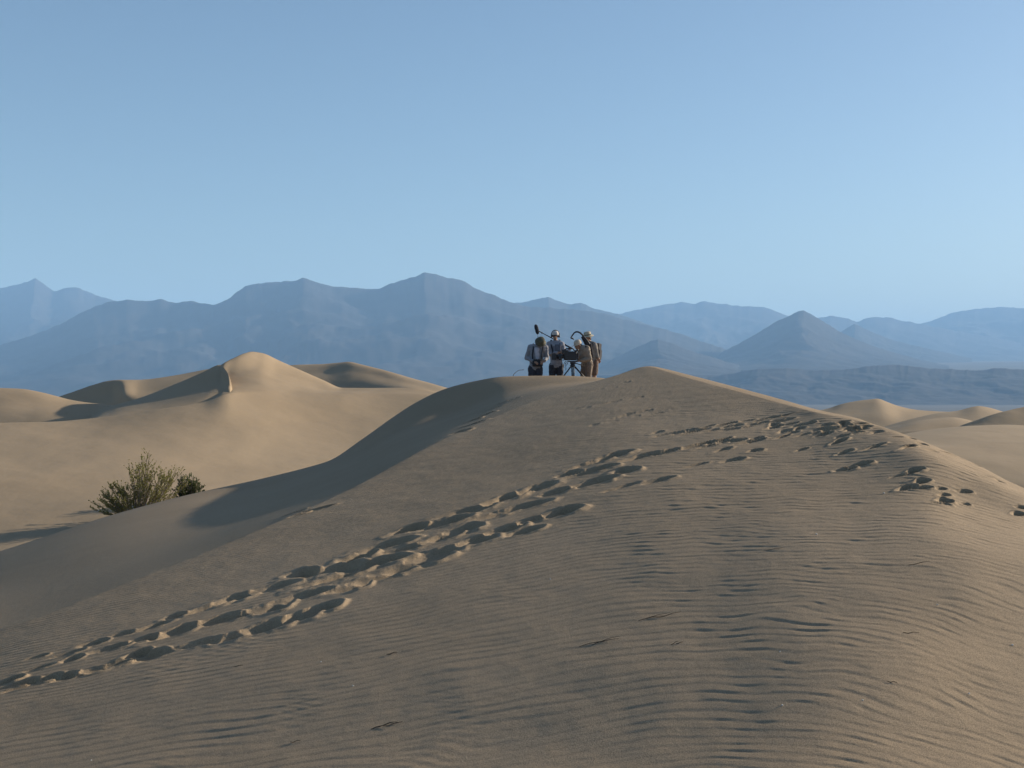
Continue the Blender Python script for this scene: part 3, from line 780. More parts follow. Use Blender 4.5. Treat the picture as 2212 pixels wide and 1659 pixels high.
def person(label, cx0, Y0, J, face, shirt, trousers, leg_to=1.0, trouser_label=None):
    base = crop_pt(cx0, 1640, Y0)
    gz = ground_z(base.x, Y0) - .015
    root = empty('person', (base.x, Y0, gz))
    tag(root, label, 'person', 'film crew on the crest')
    R0 = Vector((base.x, Y0, gz))
    def j(cx, cy, dy=0.0):
        p = crop_pt(cx, cy, Y0); return Vector((p.x - R0.x, dy, p.z - gz))
    Q = {k: j(*v) for k, v in J.items() if k not in ('foot_l', 'foot_r')}
    for s in 'lr':
        a = J['foot_' + s]; p = j(a[0], 1600, a[1]); Q['ankle_' + s] = Vector((p.x, p.y, .09))
    HM = look_matrix(face); hd = Q['head']
    H = lambda x, y, z: hd + HM @ Vector((x, y, z))
    fwd = Vector((face[0], face[1], 0)).normalized(); sidev = Vector((-fwd.y, fwd.x, 0))
    # ---- the body, one continuous skin
    b = MB()
    b.ball(H(0, .012, .03), (.076, .092, .09), HM); b.ball(H(0, -.02, -.035), (.060, .070, .085), HM)
    b.ball(H(0, -.055, -.085), (.036, .034, .03), HM)
    b.capsule(H(0, -.088, .015), .010, H(0, -.112, -.028), .015, 8)
    for s in (-1, 1):
        b.ball(H(s * .078, .012, -.005), (.014, .024, .034), HM, 8, 6)
        b.capsule(H(s * .02, -.085, .032), .011, H(s * .045, -.075, .034), .010, 8)      # brows
    b.capsule(H(-.02, -.086, -.06), .009, H(.02, -.086, -.06), .009, 8)
    b.capsule(H(0, .02, -.06), .055, Q['neck'], .062)
    sh_l, sh_r = Q['shoulder_l'], Q['shoulder_r']
    torso = [(Q['neck'], .06, sh_l, .065), (Q['neck'], .06, sh_r, .065), (sh_l.lerp(Q['chest'], .35), .105, sh_r.lerp(Q['chest'], .35), .105),
             (Q['chest'].lerp(sh_l, .35), .11, Q['pelvis'].lerp(Q['hip_l'], .4), .105), (Q['chest'].lerp(sh_r, .35), .11, Q['pelvis'].lerp(Q['hip_r'], .4), .105),
             (Q['chest'], .125, Q['pelvis'], .12)]
    arms = []
    for s in 'lr':
        arms += [(Q['shoulder_' + s], .062, Q['elbow_' + s], .045), (Q['elbow_' + s], .044, Q['wrist_' + s], .029)]
    legs = [(Q['hip_l'], .10, Q['hip_r'], .10)]
    for s in 'lr':
        legs += [(Q['hip_' + s], .098, Q['knee_' + s], .062)]
    calves = []
    for s in 'lr':
        kn, an = Q['knee_' + s], Q['ankle_' + s]
        calves += [(kn, .06, kn.lerp(an, .35), .062), (kn.lerp(an, .35), .062, an, .04)]
    for c in torso + arms + legs + calves: b.capsule(*c)
    for s in 'lr':
        w = Q['wrist_' + s]; d = w - Q['elbow_' + s]
        hand(b, w, d, fwd * -.4 + Vector((0, 0, -.6)) + sidev * (.3 if s == 'l' else -.3), .75, 1.0, 1 if s == 'l' else -1)
        an = Q['ankle_' + s]; b.capsule(an, .038, an + fwd * .12 + Vector((0, 0, -.05)), .032)
    remeshed('body', b, .0095, M_skin, root, 2)
    for s in (-1, 1):
        e = MB(); e.ball(H(s * .031, -.083, .012), (.010, .007, .007), HM, 8, 6); e.build('eye', M_hair, root)
    # ---- clothes follow the same joints
    c = MB()
    for p0, r0, p1, r1 in torso: c.capsule(p0, r0 + .022, p1, r1 + .026)
    for s in 'lr':
        sh, el, wr = Q['shoulder_' + s], Q['elbow_' + s], Q['wrist_' + s]
        c.capsule(sh, .082, el, .066); c.capsule(el, .064, el.lerp(wr, .85), .048)
    hem = Q['pelvis'] + Vector((0, 0, -.06))
    c.capsule(Q['pelvis'].lerp(Q['hip_l'], .7), .13, Q['pelvis'].lerp(Q['hip_r'], .7), .13)
    remeshed('shirt', c, .014, shirt, root, 3, .010, int(cx0))
    t = MB()
    for p0, r0, p1, r1 in legs[:1]: t.capsule(p0, r0 + .02, p1, r1 + .02)
    for s in 'lr':
        hp, kn, an = Q['hip_' + s], Q['knee_' + s], Q['ankle_' + s]
        if leg_to >= 1:
            t.capsule(hp, .122, kn, .088); t.capsule(kn, .088, kn.lerp(an, .93), .075)
        else:
            t.capsule(hp, .126, hp.lerp(kn, leg_to), .105)
    remeshed('trousers' if leg_to >= 1 else 'shorts', t, .014, trousers, root, 3, .009, int(cx0) + 5)
    for s in 'lr':
        an = Q['ankle_' + s]; m = MB()
        m.capsule(an + Vector((0, 0, .05)), .052, an + Vector((0, 0, -.03)), .055)
        m.capsule(an + Vector((0, 0, -.035)), .052, an + fwd * .15 + Vector((0, 0, -.05)), .043)
        remeshed('boot', m, .012, M_shoe, root, 2)
    return root, Q, H, HM, fwd, R0

def strap(root, pts, w, mat, name='strap'):
    m = MB(); m.tube(pts, w, 6); return m.build(name, mat, root)

def cap(root, H, HM, mat, brim_mat=None, back=False, s=1.0):
    m = MB()
    prof = [(.104, -.005), (.106, .02), (.100, .06), (.082, .092), (.05, .112), (.012, .118), (.001, .118)]
    m.lathe([(r * s, z * s) for r, z in prof], H(0, .008, .035), HM, 20, .90, 1.05)
    d = m.build('cap_crown', mat, root)
    b = MB(); sg = 1 if back else -1
    V = []; F = []; n = 12
    for lay, dz in ((0, 0), (1, -.006)):
        for i in range(n + 1):
            a = math.pi * (i / n)
            for k, (rx, ry) in enumerate(((.092, .095), (.095, .185))):
                ry2 = .09 + (ry - .09) * math.sin(a) ** .6
                V.append(H(math.cos(a) * rx * s, .008 + sg * ry2 * (math.sin(a) if k == 0 else max(math.sin(a), .05)) * s, (.038 if k == 0 else .026 - .012 * math.cos(a) ** 2) + dz))
    w = 2 * (n + 1)
    for i in range(n):
        F.append((2 * i, 2 * i + 1, 2 * i + 3, 2 * i + 2)); F.append((w + 2 * i, w + 2 * i + 2, w + 2 * i + 3, w + 2 * i + 1))
        F.append((2 * i + 1, w + 2 * i + 1, w + 2 * i + 3, 2 * i + 3))
    b.add(V, F); b.build('cap_brim', brim_mat or mat, root)

def hair(root, H, HM, low=-.05):
    m = MB(); m.ball(H(0, .025, .022), (.084, .090, .095), HM); m.ball(H(0, .05, low + .02), (.07, .055, .06), HM)
    remeshed('hair', m, .012, M_hair, root, 2, .004, 3)

# person 1: head bowed, mixer bag at the waist
r1, Q1, H1_, HM1, f1, R1_ = person('bowed person in dark olive hat and pale grey shirt, looking down at a waist bag', 570, 34.5,
    dict(pelvis=(572, 1050, 0), chest=(600, 760, -.02), neck=(635, 655, -.07), head=(668, 568, -.14), shoulder_l=(470, 668, .0), shoulder_r=(775, 672, -.02),
         elbow_l=(392, 885, .06), elbow_r=(808, 890, -.02), wrist_l=(545, 965, -.26), wrist_r=(735, 955, -.26), hip_l=(505, 1100, 0), hip_r=(640, 1100, 0),
         knee_l=(495, 1370, -.05), knee_r=(650, 1370, -.05), foot_l=(492, .03), foot_r=(655, .0)), (.12, -.62, -.78), M_shirt_grey, M_navy)
hair(r1, H1_, HM1)
h1 = MB()
bw = lambda r, t: -.05 * max(0, (r - .11) / .06) * (.6 + .4 * math.sin(2 * t + .6))
h1.lathe([(.158, .02), (.162, .026), (.156, .031), (.122, .04), (.118, .055), (.112, .095), (.096, .125), (.06, .14), (.001, .142)], H1_(.01, .0, .02), HM1, 24, .98, 1.05, bw)
h1.lathe([(.158, .02), (.12, .03), (.10, .034)], H1_(.01, 0, .02), HM1, 24, .98, 1.05, bw)
h1.build('soft_hat', M_olive, r1)
m = MB()
m.capsule(Q1['chest'] + Vector((.0, -.085, .06)), .085, Q1['pelvis'] + Vector((.05, -.06, .12)), .09)
remeshed('undershirt', m, .014, M_tee, r1, 3, .006, 9)
ch = Q1['chest']
for sx, s in ((-.125, 'l'), (.135, 'r')):
    sh = Q1['shoulder_' + s]; sh2 = sh.lerp(Q1['neck'], .35)
    strap(r1, [sh2 + Vector((0, .10, -.05)), sh2 + Vector((0, .0, .098)), sh2 + Vector((0, -.105, -.02)), Vector((ch.x + sx, -.165, ch.z - .08)), Vector((ch.x + sx * .9, -.17, Q1['pelvis'].z + .14))], .020, M_blackfab)

bag_c = crop_pt(615, 1000, 34.5)
bag = empty('sound_mixer_bag', (bag_c.x, 34.5 - .23, bag_c.z - .085))
tag(bag, 'black sound mixer bag strapped at the bowed person\'s waist', 'bag')
m = MB(); m.box((0, 0, .085), (.29, .15, .17), None, .02); m.build('bag_body', M_blackfab, bag, False)
m = MB(); m.box((0, -.02, .182), (.25, .10, .03), None, .01); m.build('mixer', M_black, bag, False)
for kx in (-.08, -.03, .03, .08):
    m = MB(); m.tube([(kx, -.045, .195), (kx, -.045, .215)], .012, 8); m.build('knob', M_metal, bag)
m = MB(); m.tube([(-.14, 0, .15), (-.17, .02, .10), (-.12, -.09, .03)], .008, 6); m.build('cable', M_blackfab, bag)
m = MB(); m.box((.02, -.083, .07), (.18, .018, .10), None, .006); m.build('front_pocket', M_blackfab, bag, False)

# person 2: headphones, boom pole over the shoulders
r2, Q2, H2_, HM2, f2, R2_ = person('person in headphones and pale cap holding the boom pole across the shoulders', 1000, 35.2,
    dict(pelvis=(1005, 985, 0), chest=(998, 720, 0), neck=(986, 560, .0), head=(985, 428, -.02), shoulder_l=(862, 600, .0), shoulder_r=(1112, 600, .0),
         elbow_l=(842, 805, -.04), elbow_r=(1185, 800, -.08), wrist_l=(1050, 775, -.24), wrist_r=(1255, 722, .04), hip_l=(935, 1050, 0), hip_r=(1075, 1050, 0),
         knee_l=(912, 1330, -.03), knee_r=(1082, 1330, -.03), foot_l=(900, .03), foot_r=(1090, .03)), (.05, -.98, -.12), M_shirt_white, M_navy)
cap(r2, H2_, HM2, M_cap, M_blackfab); hair(r2, H2_, HM2, -.04)
hp = empty('headphones', r2.location)
tag(hp, 'black over-ear headphones worn over the pale cap', 'headphones')
m = MB(); m.tube([H2_(math.cos(a) * .112, .015, .035 + math.sin(a) * .128) for a in [rad(-12 + 204 * i / 18) for i in range(19)]], .012, 8); m.build('headband', M_black, hp)
for s in (-1, 1):
    m = MB(); c0 = H2_(s * .088, .01, -.002); c1 = H2_(s * .128, .01, -.002); m.tube([c0, c0.lerp(c1, .3), c1.lerp(c0, .2), c1], [.042, .048, .048, .036], 14); m.build('ear_cup', M_black, hp)
# chest harness: straps and pouch are clothing
ch = Q2['chest']
for s, sx in (('l', -.10), ('r', .11)):
    sh2 = Q2['shoulder_' + s].lerp(Q2['neck'], .3)
    strap(r2, [sh2 + Vector((0, .11, -.06)), sh2 + Vector((0, 0, .098)), sh2 + Vector((0, -.115, -.05)), Vector((ch.x + sx, -.165, ch.z - .02)), Vector((ch.x + sx, -.165, ch.z - .20))], .024, M_blackfab, 'harness_strap')
m = MB(); m.box(Vector((ch.x + .05, -.17, ch.z + .06)), (.17, .05, .20), None, .012); m.build('chest_pouch', new_mat('pouch_blue', (.12, .13, .16), .9, var=.15), r2, False)
m = MB(); m.tube([Vector((ch.x - .11, -.17, ch.z - .09)), Vector((ch.x + .02, -.185, ch.z - .10)), Vector((ch.x + .14, -.17, ch.z - .09))], .018, 6); m.build('harness_belt', M_blackfab, r2)

bo = crop_pt(650, 338, 35.2)
boom = empty('boom_microphone', (0, 0, 0)); tag(boom, 'long black boom pole with shotgun microphone in a windshield', 'microphone')
pa = crop_pt(648, 330, 35.34); pb = crop_pt(1330, 686, 35.28); pm = pa.lerp(pb, .5) + Vector((0, .06, -.004))
m = MB(); m.tube([pa, pa.lerp(pb, .25) + Vector((0, .03, 0)), pm, pa.lerp(pb, .8) + Vector((0, .02, 0)), pb], [.012, .013, .015, .018, .018], 8); m.build('pole', M_black, boom)
m = MB(); m.tube([pa.lerp(pb, .78) + Vector((0, .02, 0)), pb], .024, 8); m.build('grip', M_blackfab, boom)
m = MB(); w0 = crop_pt(578, 195, 35.34); w1 = crop_pt(622, 390, 35.34)
ws = [w0.lerp(w1, t) for t in (-.04, .03, .12, .3, .5, .7, .88, .97, 1.03)]
m.tube(ws, [.012, .036, .05, .058, .058, .055, .047, .03, .012], 16)
wnd = remeshed('windshield', m, .008, M_blackfab, boom, 1, .006, 4)
m = MB(); sc = crop_pt(622, 318, 35.34); m.tube([pa + Vector((.03, 0, -.012)), pa, sc], .013, 8); m.tube([sc + Vector((0, .0, .07)), sc + Vector((.022, 0, .03)), sc + Vector((.02, 0, -.05))], .008, 6); m.build('shock_mount', M_black, boom)
m = MB(); k0 = crop_pt(700, 350, 35.32); m.ball(k0 + Vector((.01, -.02, -.02)), (.022, .018, .026)); m.build('clamp_knob', M_black, boom)
m = MB(); m.tube([w1, w1 + Vector((.002, 0, -.04)), w1 + Vector((.003, 0, -.09))], .007, 6); m.build('cable_tail', M_black, boom)

# person 3: bent to the eyepiece
r3, Q3, H3_, HM3, f3, R3_ = person('person in tan cap and khaki shirt bent over the film camera\'s eyepiece', 1640, 34.5,
    dict(pelvis=(1650, 975, .02), chest=(1590, 765, 0), neck=(1528, 672, -.02), head=(1452, 622, -.04), shoulder_l=(1520, 705, .15), shoulder_r=(1632, 690, -.13),
         elbow_l=(1478, 880, .16), elbow_r=(1692, 905, -.17), wrist_l=(1400, 850, .04), wrist_r=(1480, 945, -.16), hip_l=(1610, 1010, .09), hip_r=(1680, 1015, -.08),
         knee_l=(1570, 1300, .10), knee_r=(1665, 1300, -.08), foot_l=(1590, .12), foot_r=(1700, -.08)), (-.86, -.42, -.28), M_shirt_khaki, M_khaki_dk)
cap(r3, H3_, HM3, M_captan, s=1.06); hair(r3, H3_, HM3)
strap(r3, [Q3['shoulder_r'] + Vector((-.02, -.06, .07)), Q3['chest'] + Vector((.02, -.15, -.02)), Q3['pelvis'] + Vector((-.02, -.14, .1))], .03, M_blackfab, 'vest_strap')

rig = empty('camera_support_arm', (0, 0, 0)); tag(rig, 'arched black support arm hooking over the camera operator\'s head', 'support arm')
ap = [(1712, 640), (1680, 585), (1640, 520), (1590, 460), (1545, 405), (1500, 362), (1455, 343), (1415, 343), (1375, 365), (1345, 405), (1318, 450)]
m = MB(); m.tube([crop_pt(x, y, 34.55) for x, y in ap], [.034, .034, .032, .030, .027, .025, .024, .023, .022, .020, .019], 10); m.build('arm', M_black, rig)
m = MB(); m.tube([crop_pt(x, y, 34.55) for x, y in ((1322, 440), (1312, 468), (1345, 480), (1370, 500))], [.022, .026, .024, .016], 8); m.build('pulley_hook', M_black, rig)
m = MB(); m.tube([crop_pt(x, y, 34.66) for x, y in ((1535, 440), (1575, 500), (1610, 560), (1650, 620), (1690, 700))], [.03, .046, .05, .045, .03], 10); m.build('arm_sleeve', M_blackfab, rig)
m = MB(); m.box(crop_pt(1735, 740, 34.62), (.07, .22, .42), Matrix.Rotation(rad(-10), 3, 'Y'), .02); m.build('back_frame', M_blackfab, rig, False)

# person 4: sun hat, shorts, backpack
r4, Q4, H4_, HM4, f4, R4_ = person('tall person in wide tan sun hat and brown shorts with a black backpack', 1740, 35.3,
    dict(pelvis=(1755, 940, 0), chest=(1745, 735, 0), neck=(1695, 575, 0), head=(1660, 470, -.03), shoulder_l=(1662, 625, .14), shoulder_r=(1790, 620, -.10),
         elbow_l=(1620, 800, .18), elbow_r=(1835, 800, -.08), wrist_l=(1580, 720, .05), wrist_r=(1868, 885, -.14), hip_l=(1690, 985, .07), hip_r=(1795, 985, -.05),
         knee_l=(1690, 1235, .04), knee_r=(1790, 1240, -.06), foot_l=(1695, .08), foot_r=(1800, -.03)), (-.72, -.66, -.2), M_shirt_stone, M_brown, leg_to=.82)
hair(r4, H4_, HM4)
def brimwarp(r, t):
    return -.035 * max(0, (r - .10) / .1) * (math.cos(t) ** 2) + .01 * math.sin(3 * t) * max(0, (r - .1) / .1)
hat = MB()
hat.lathe([(.175, .012), (.178, .018), (.172, .022), (.112, .036), (.108, .05), (.104, .10), (.094, .128), (.06, .138), (.001, .136)], H4_(0, .0, .045), HM4, 26, .95, 1.05, brimwarp)
hat.lathe([(.175, .012), (.11, .024), (.10, .03)], H4_(0, 0, .045), HM4, 26, .95, 1.05, brimwarp)
hat.build('sun_hat', M_hat, r4)
hb = MB(); hb.lathe([(.112, .038), (.114, .045), (.112, .062), (.108, .064)], H4_(0, 0, .045), HM4, 24, .96, 1.06); hb.build('hat_band', M_olive, r4)
ch = Q4['chest']
strap(r4, [Q4['shoulder_r'] + Vector((.02, .06, .08)), Q4['shoulder_r'] + Vector((-.06, -.10, .05)), ch + Vector((-.02, -.16, -.02)), ch + Vector((.05, -.13, -.18))], .02, M_blackfab)
strap(r4, [Q4['shoulder_l'] + Vector((.05, .02, .08)), Q4['shoulder_l'] + Vector((-.03, -.12, .0)), ch + Vector((-.10, -.12, -.12))], .02, M_blackfab)
bp0 = crop_pt(1872, 960, 35.42)
bpk = empty('backpack', bp0); tag(bpk, 'narrow black backpack on the back of the person in the sun hat', 'backpack')
MR = Matrix.Rotation(rad(4), 3, 'Y') @ Matrix.Rotation(rad(-25), 3, 'Z')
m = MB(); m.box((.0, 0, .27), (.11, .27, .52), MR, .03); m.build('pack_body', M_blackfab, bpk, False)
m = MB(); m.box((.055, -.02, .20), (.05, .2, .28), MR, .02); m.build('front_pocket', M_blackfab, bpk, False)
m = MB(); m.tube([(.03, -.1, .04), (.03, -.11, -.02), (.035, -.10, -.05)], .008, 6); m.build('loose_strap', M_blackfab, bpk)

# tripod and film camera
YT = 34.15
tc = crop_pt(1345, 1060, YT); tgz = ground_z(tc.x, YT)
tri = empty('tripod', (tc.x, YT, tgz)); tag(tri, 'black film tripod with twin-tube legs spread on the crest', 'tripod')
def tl(cx, cy, dy=0.0):
    p = crop_pt(cx, cy, YT); return Vector((p.x - tc.x, dy, p.z - tgz))
top = tl(1345, 1055)
m = MB(); m.tube([tl(1345, 1075), tl(1345, 1040), tl(1345, 1010)], [.06, .075, .055], 14); m.build('bowl', M_black, tri)
m = MB(); m.box(tl(1345, 985), (.14, .13, .075), None, .015); m.build('fluid_head', M_black, tri, False)
m = MB(); m.tube([tl(1375, 990, -.05), tl(1450, 1010, -.12), tl(1530, 1040, -.2)], [.012, .012, .015], 8); m.build('pan_handle', M_black, tri)
for (cx1, dyy, nm) in ((1180, .05, 0), (1545, .10, 1), (1342, -.32, 2)):
    lg = empty('leg', (0, 0, 0)); lg.parent = tri
    foot_c = crop_pt(cx1, 1230, YT); fx = (foot_c.x - tc.x)
    # extend the visible run of the leg down to the sand
    tp = top + Vector((fx * .22, dyy * .2, -.01))
    vis = Vector((fx, dyy, tl(cx1, 1235).z))
    dirv = (vis - tp); kk = (tp.z - .35) / max(.05, -dirv.z)
    gx = tp + dirv * kk
    gzl = ground_z(tc.x + gx.x, YT + gx.y) - tgz
    kk = (tp.z - gzl) / max(.05, -dirv.z); ft = tp + dirv * kk
    gzl = ground_z(tc.x + ft.x, YT + ft.y) - tgz; kk = (tp.z - gzl) / max(.05, -dirv.z); ft = tp + dirv * kk
    across = Vector((-dirv.y, dirv.x, 0)); across = Vector((1, 0, 0)) if nm == 2 else across.normalized()
    for s in (-1, 1):
        m = MB(); m.tube([tp + across * s * .035, tp.lerp(ft, .55) + across * s * .03], .013, 8); m.build('leg_tube', M_black, lg)
    m = MB(); m.tube([tp, ft], .014, 8); m.build('leg_inner_tube', M_metal, lg)
    m = MB(); m.box(tp.lerp(ft, .55), (.09, .05, .05), None, .01); m.build('leg_clamp', M_black, lg, False)
    m = MB(); m.ball(ft + Vector((0, 0, .01)), (.03, .03, .022)); m.build('foot', M_black, lg)

cc = crop_pt(1345, 955, YT)
cmr = empty('film_camera', (cc.x, YT, cc.z)); tag(cmr, 'black film camera on the tripod, lens and matte box facing left', 'camera')
def cl(cx, cy, dy=0.0):
    p = crop_pt(cx, cy, YT); return Vector((p.x - cc.x, dy, p.z - cc.z))
m = MB(); m.box(cl(1300, 840), (.36, .16, .25), None, .018); m.build('camera_body', M_black, cmr, False)
m = MB(); m.box(cl(1440, 850, .01), (.10, .13, .20), None, .015); m.build('battery', M_blackfab, cmr, False)
m = MB(); m.box(cl(1345, 955), (.30, .09, .03), None, .008); m.build('base_plate', M_metal, cmr, False)
m = MB(); m.tube([cl(1175, 855), cl(1130, 855), cl(1125, 855), cl(1075, 857), cl(1070, 857), cl(1010, 858)], [.062, .062, .072, .072, .066, .066], 18); m.build('lens', M_black, cmr)
m = MB(); m.tube([cl(1018, 858), cl(1008, 858)], .058, 18); m.build('lens_glass', M_glass, cmr)
mbx = MB(); mbx.box(cl(985, 862), (.05, .20, .17), None, .008); mbx.box(cl(955, 790), (.11, .20, .012), Matrix.Rotation(rad(16), 3, 'Y')); mbx.box(cl(950, 862, -.105), (.10, .008, .16), Matrix.Rotation(rad(-12), 3, 'Z')); mbx.box(cl(950, 862, .105), (.10, .008, .16), Matrix.Rotation(rad(12), 3, 'Z')); mbx.build('matte_box', M_black, cmr, False)
m = MB(); m.tube([cl(1180, 735), cl(1185, 705), cl(1230, 690), cl(1340, 690), cl(1370, 705), cl(1375, 735)], .017, 8); m.build('top_handle', M_black, cmr)
m = MB(); m.tube([cl(1390, 745, -.06), cl(1430, 735, -.09), cl(1450, 700, -.10)], [.03, .028, .034], 10); m.build('viewfinder', M_black, cmr)
m = MB(); m.box(cl(1180, 760, -.09), (.16, .03, .11), Matrix.Rotation(rad(10), 3, 'Y'), .008); m.build('monitor', M_black, cmr, False)
m = MB(); m.tube([cl(1100, 925), cl(1010, 925)], .012, 8); m.tube([cl(1240, 925, .04), cl(1010, 925, .04)], .010, 8); m.build('support_rods', M_metal, cmr)
m = MB(); m.tube([cl(1080, 905, -.09), cl(1080, 905, -.12)], .04, 14); m.build('follow_focus', M_black, cmr)
for a in ([(1200, 950), (1165, 1000), (1160, 1070), (1172, 1085)], [(1215, 955), (1200, 1040), (1205, 1120), (1195, 1140)], [(1250, 955), (1235, 1010), (1215, 1040), (1190, 990)]):
    m = MB(); m.tube([cl(x, y, -.02) for x, y in a], .008, 6); m.build('cable', M_blackfab, cmr)

# thin bent stem poking over the crest
sp = [crop_pt(x, y, 34.0) for x, y in ((120, 1225), (158, 1188), (200, 1155), (235, 1138), (290, 1132), (335, 1128))]
g0 = Vector((sp[0].x - .12, 34.0, ground_z(sp[0].x - .12, 34.0) - .02))
st = MB(); st.tube([g0] + sp, [.010, .009, .008, .007, .007, .007, .009], 6)
so = st.build('bent_stem', M_khaki_dk); tag(so, 'thin dark bent stem poking over the crest beside the bowed person', 'stem')

# ------------------------------------------------------------------ desert shrubs
M_stem = new_mat('shrub_stem', (0.16, 0.13, 0.10), .9, var=.3, scale=6)
def leaf_mat(name, a, b):
    m = bpy.data.materials.new(name); m.use_nodes = True
    nt = m.node_tree; B = nt.nodes['Principled BSDF']; B.inputs['Roughness'].default_value = .7
    B.inputs['Specular IOR Level'].default_value = .2
    tc = nt.nodes.new('ShaderNodeTexCoord'); nz = nt.nodes.new('ShaderNodeTexNoise'); nz.inputs['Scale'].default_value = 2.6; nz.inputs['Detail'].default_value = 6
    nt.links.new(tc.outputs['Object'], nz.inputs['Vector'])
    rp = nt.nodes.new('ShaderNodeValToRGB'); rp.color_ramp.elements[0].position = .35; rp.color_ramp.elements[1].position = .65
    rp.color_ramp.elements[0].color = (*a, 1); rp.color_ramp.elements[1].color = (*b, 1)
    nt.links.new(nz.outputs['Fac'], rp.inputs['Fac']); nt.links.new(rp.outputs['Color'], B.inputs['Base Color'])
    tr = nt.nodes.new('ShaderNodeBsdfTranslucent'); nt.links.new(rp.outputs['Color'], tr.inputs['Color'])
    mx = nt.nodes.new('ShaderNodeMixShader'); mx.inputs[0].default_value = .3
    nt.links.new(B.outputs[0], mx.inputs[1]); nt.links.new(tr.outputs[0], mx.inputs[2]); nt.links.new(mx.outputs[0], nt.nodes['Material Output'].inputs['Surface'])
    return m
M_leafA = leaf_mat('leaf_olive', (0.14, 0.13, 0.035), (0.25, 0.23, 0.07))
M_leafB = leaf_mat('leaf_green', (0.04, 0.055, 0.018), (0.085, 0.105, 0.032))
M_leafC = leaf_mat('leaf_dry', (0.15, 0.125, 0.07), (0.25, 0.21, 0.12))

def shrub(label, x, y, tips, n_stems, twigs, leaves, leaf_len, mat, seed, low_leaf=.35, name='desert_shrub', stem_r=.012):
    """tips(rng) gives the end of a main stem relative to the base"""
    rg_ = random.Random(seed)
    root = empty(name, (x, y, lit_z(x, y) - .05))
    tag(root, label, 'shrub', 'desert shrubs in the hollow')
    S = MB(); LV = []; LF = []
    def leaf(p, d):
        d = (d + Vector((rg_.uniform(-1, 1), rg_.uniform(-1, 1), rg_.uniform(-.5, 1))) * .9).normalized()
        w = d.cross(Vector((rg_.uniform(-1, 1), rg_.uniform(-1, 1), rg_.uniform(-1, 1)))).normalized()
        l = leaf_len * rg_.uniform(.6, 1.4)
        b = len(LV); LV.extend([p, p + d * l * .5 + w * l * .28, p + d * l, p + d * l * .5 - w * l * .28]); LF.append((b, b + 1, b + 2, b + 3))
    for i in range(n_stems):
        t = Vector(tips(rg_)); b0 = Vector((t.x * .10 + rg_.uniform(-.1, .1), t.y * .10 + rg_.uniform(-.1, .1), 0))
        mid = b0.lerp(t, .45) + Vector((t.x * .08, t.y * .08, t.z * rg_.uniform(-.06, .12))) + Vector((rg_.uniform(-.08, .08), rg_.uniform(-.08, .08), 0))
        pts = [b0 * (1 - s) ** 2 + mid * 2 * s * (1 - s) + t * s * s for s in (0, .2, .4, .6, .8, 1)]
        L_ = (t - b0).length
        S.tube(pts, [stem_r * L_ / 2 * f + .003 for f in (1, .85, .7, .5, .32, .12)], 4, False)
        for k in range(twigs):
            s = rg_.uniform(low_leaf, 1.0)
            p = b0 * (1 - s) ** 2 + mid * 2 * s * (1 - s) + t * s * s
            d = (t - b0).normalized() + Vector((rg_.uniform(-1, 1), rg_.uniform(-1, 1), rg_.uniform(-.2, .9))) * .75
            d.normalize(); ln = L_ * rg_.uniform(.09, .2)
            q = p + d * ln
            S.tube([p, p.lerp(q, .5) + Vector((0, 0, .02)), q], [.005, .004, .002], 3, False)
            for _ in range(leaves):
                u = rg_.uniform(.15, 1.08); leaf(p + (q - p) * u, d)
    S.build('stems', M_stem, root)
    me = mesh_arrays('leaves', np.array([tuple(v) for v in LV]), np.array(LF), False)
    lo = link('leaves', me, mat, root); lo['kind'] = 'stuff'
    return root

def sil_tips(prof, depth, lowest=.35):
    xs = [p[0] for p in prof]; zs = [p[1] for p in prof]
    def f(rg_):
        x = rg_.uniform(xs[0], xs[-1]); top = float(np.interp(x, xs, zs))
        y = rg_.gauss(0, depth * .5)
        k = math.sqrt(max(.1, 1 - (y / (depth * 1.5)) ** 2))
        return (x, y, top * k * rg_.choice((rg_.uniform(.85, 1.03), rg_.uniform(lowest, 1.0))))
    return f
YA = 55.0
xa = (300 - CX) / FOC * YA
sA = YA / FOC
profA = [((px - 300) * sA, (1122 - py) * sA) for px, py in ((212, 1085), (225, 1060), (248, 1042), (275, 1040), (283, 1000), (300, 1000), (312, 990), (326, 976), (338, 990), (348, 1018), (358, 1024), (368, 1012), (380, 1008), (388, 1000), (392, 1040))]
shrub('largest airy olive shrub, casting a long shadow across the sand', xa, YA, sil_tips(profA, 1.1), 115, 9, 11, .07, M_leafA, 5)
YB = 59.0; sB = YB / FOC
xb = (412 - CX) / FOC * YB
profB = [((px - 412) * sB, (1078 - py) * sB) for px, py in ((378, 1050), (388, 1030), (400, 1018), (412, 1020), (425, 1026), (436, 1042), (442, 1060))]
shrub('dense rounded dark green shrub just behind the largest shrub', xb, YB, sil_tips(profB, .7, .3), 90, 10, 12, .06, M_leafB, 8, low_leaf=.15)
xc = (372 - CX) / FOC * 53.0
shrub('low brownish shrub half hidden at the foot of the largest shrub', xc, 53.0, sil_tips([(-.5, .3), (-.2, .6), (.2, .7), (.55, .35)], .4, .3), 40, 8, 8, .055, M_leafC, 11, low_leaf=.2)
xd = (588 - CX) / FOC * 62.0
shrub('tiny yellow-green tuft peeping over the dune edge', xd, 62.0, lambda r: (r.uniform(-.45, .45), r.uniform(-.3, .3), r.uniform(.15, .36)), 30, 6, 7, .06, M_leafC, 13, low_leaf=.4)
xe = (458 - CX) / FOC * 57.0
shrub('small sparse dry plant at the dark green shrub\'s foot', xe, 57.0, lambda r: (r.uniform(-.45, .45), r.uniform(-.3, .3), r.uniform(.25, .5)), 16, 4, 3, .05, M_leafC, 15)

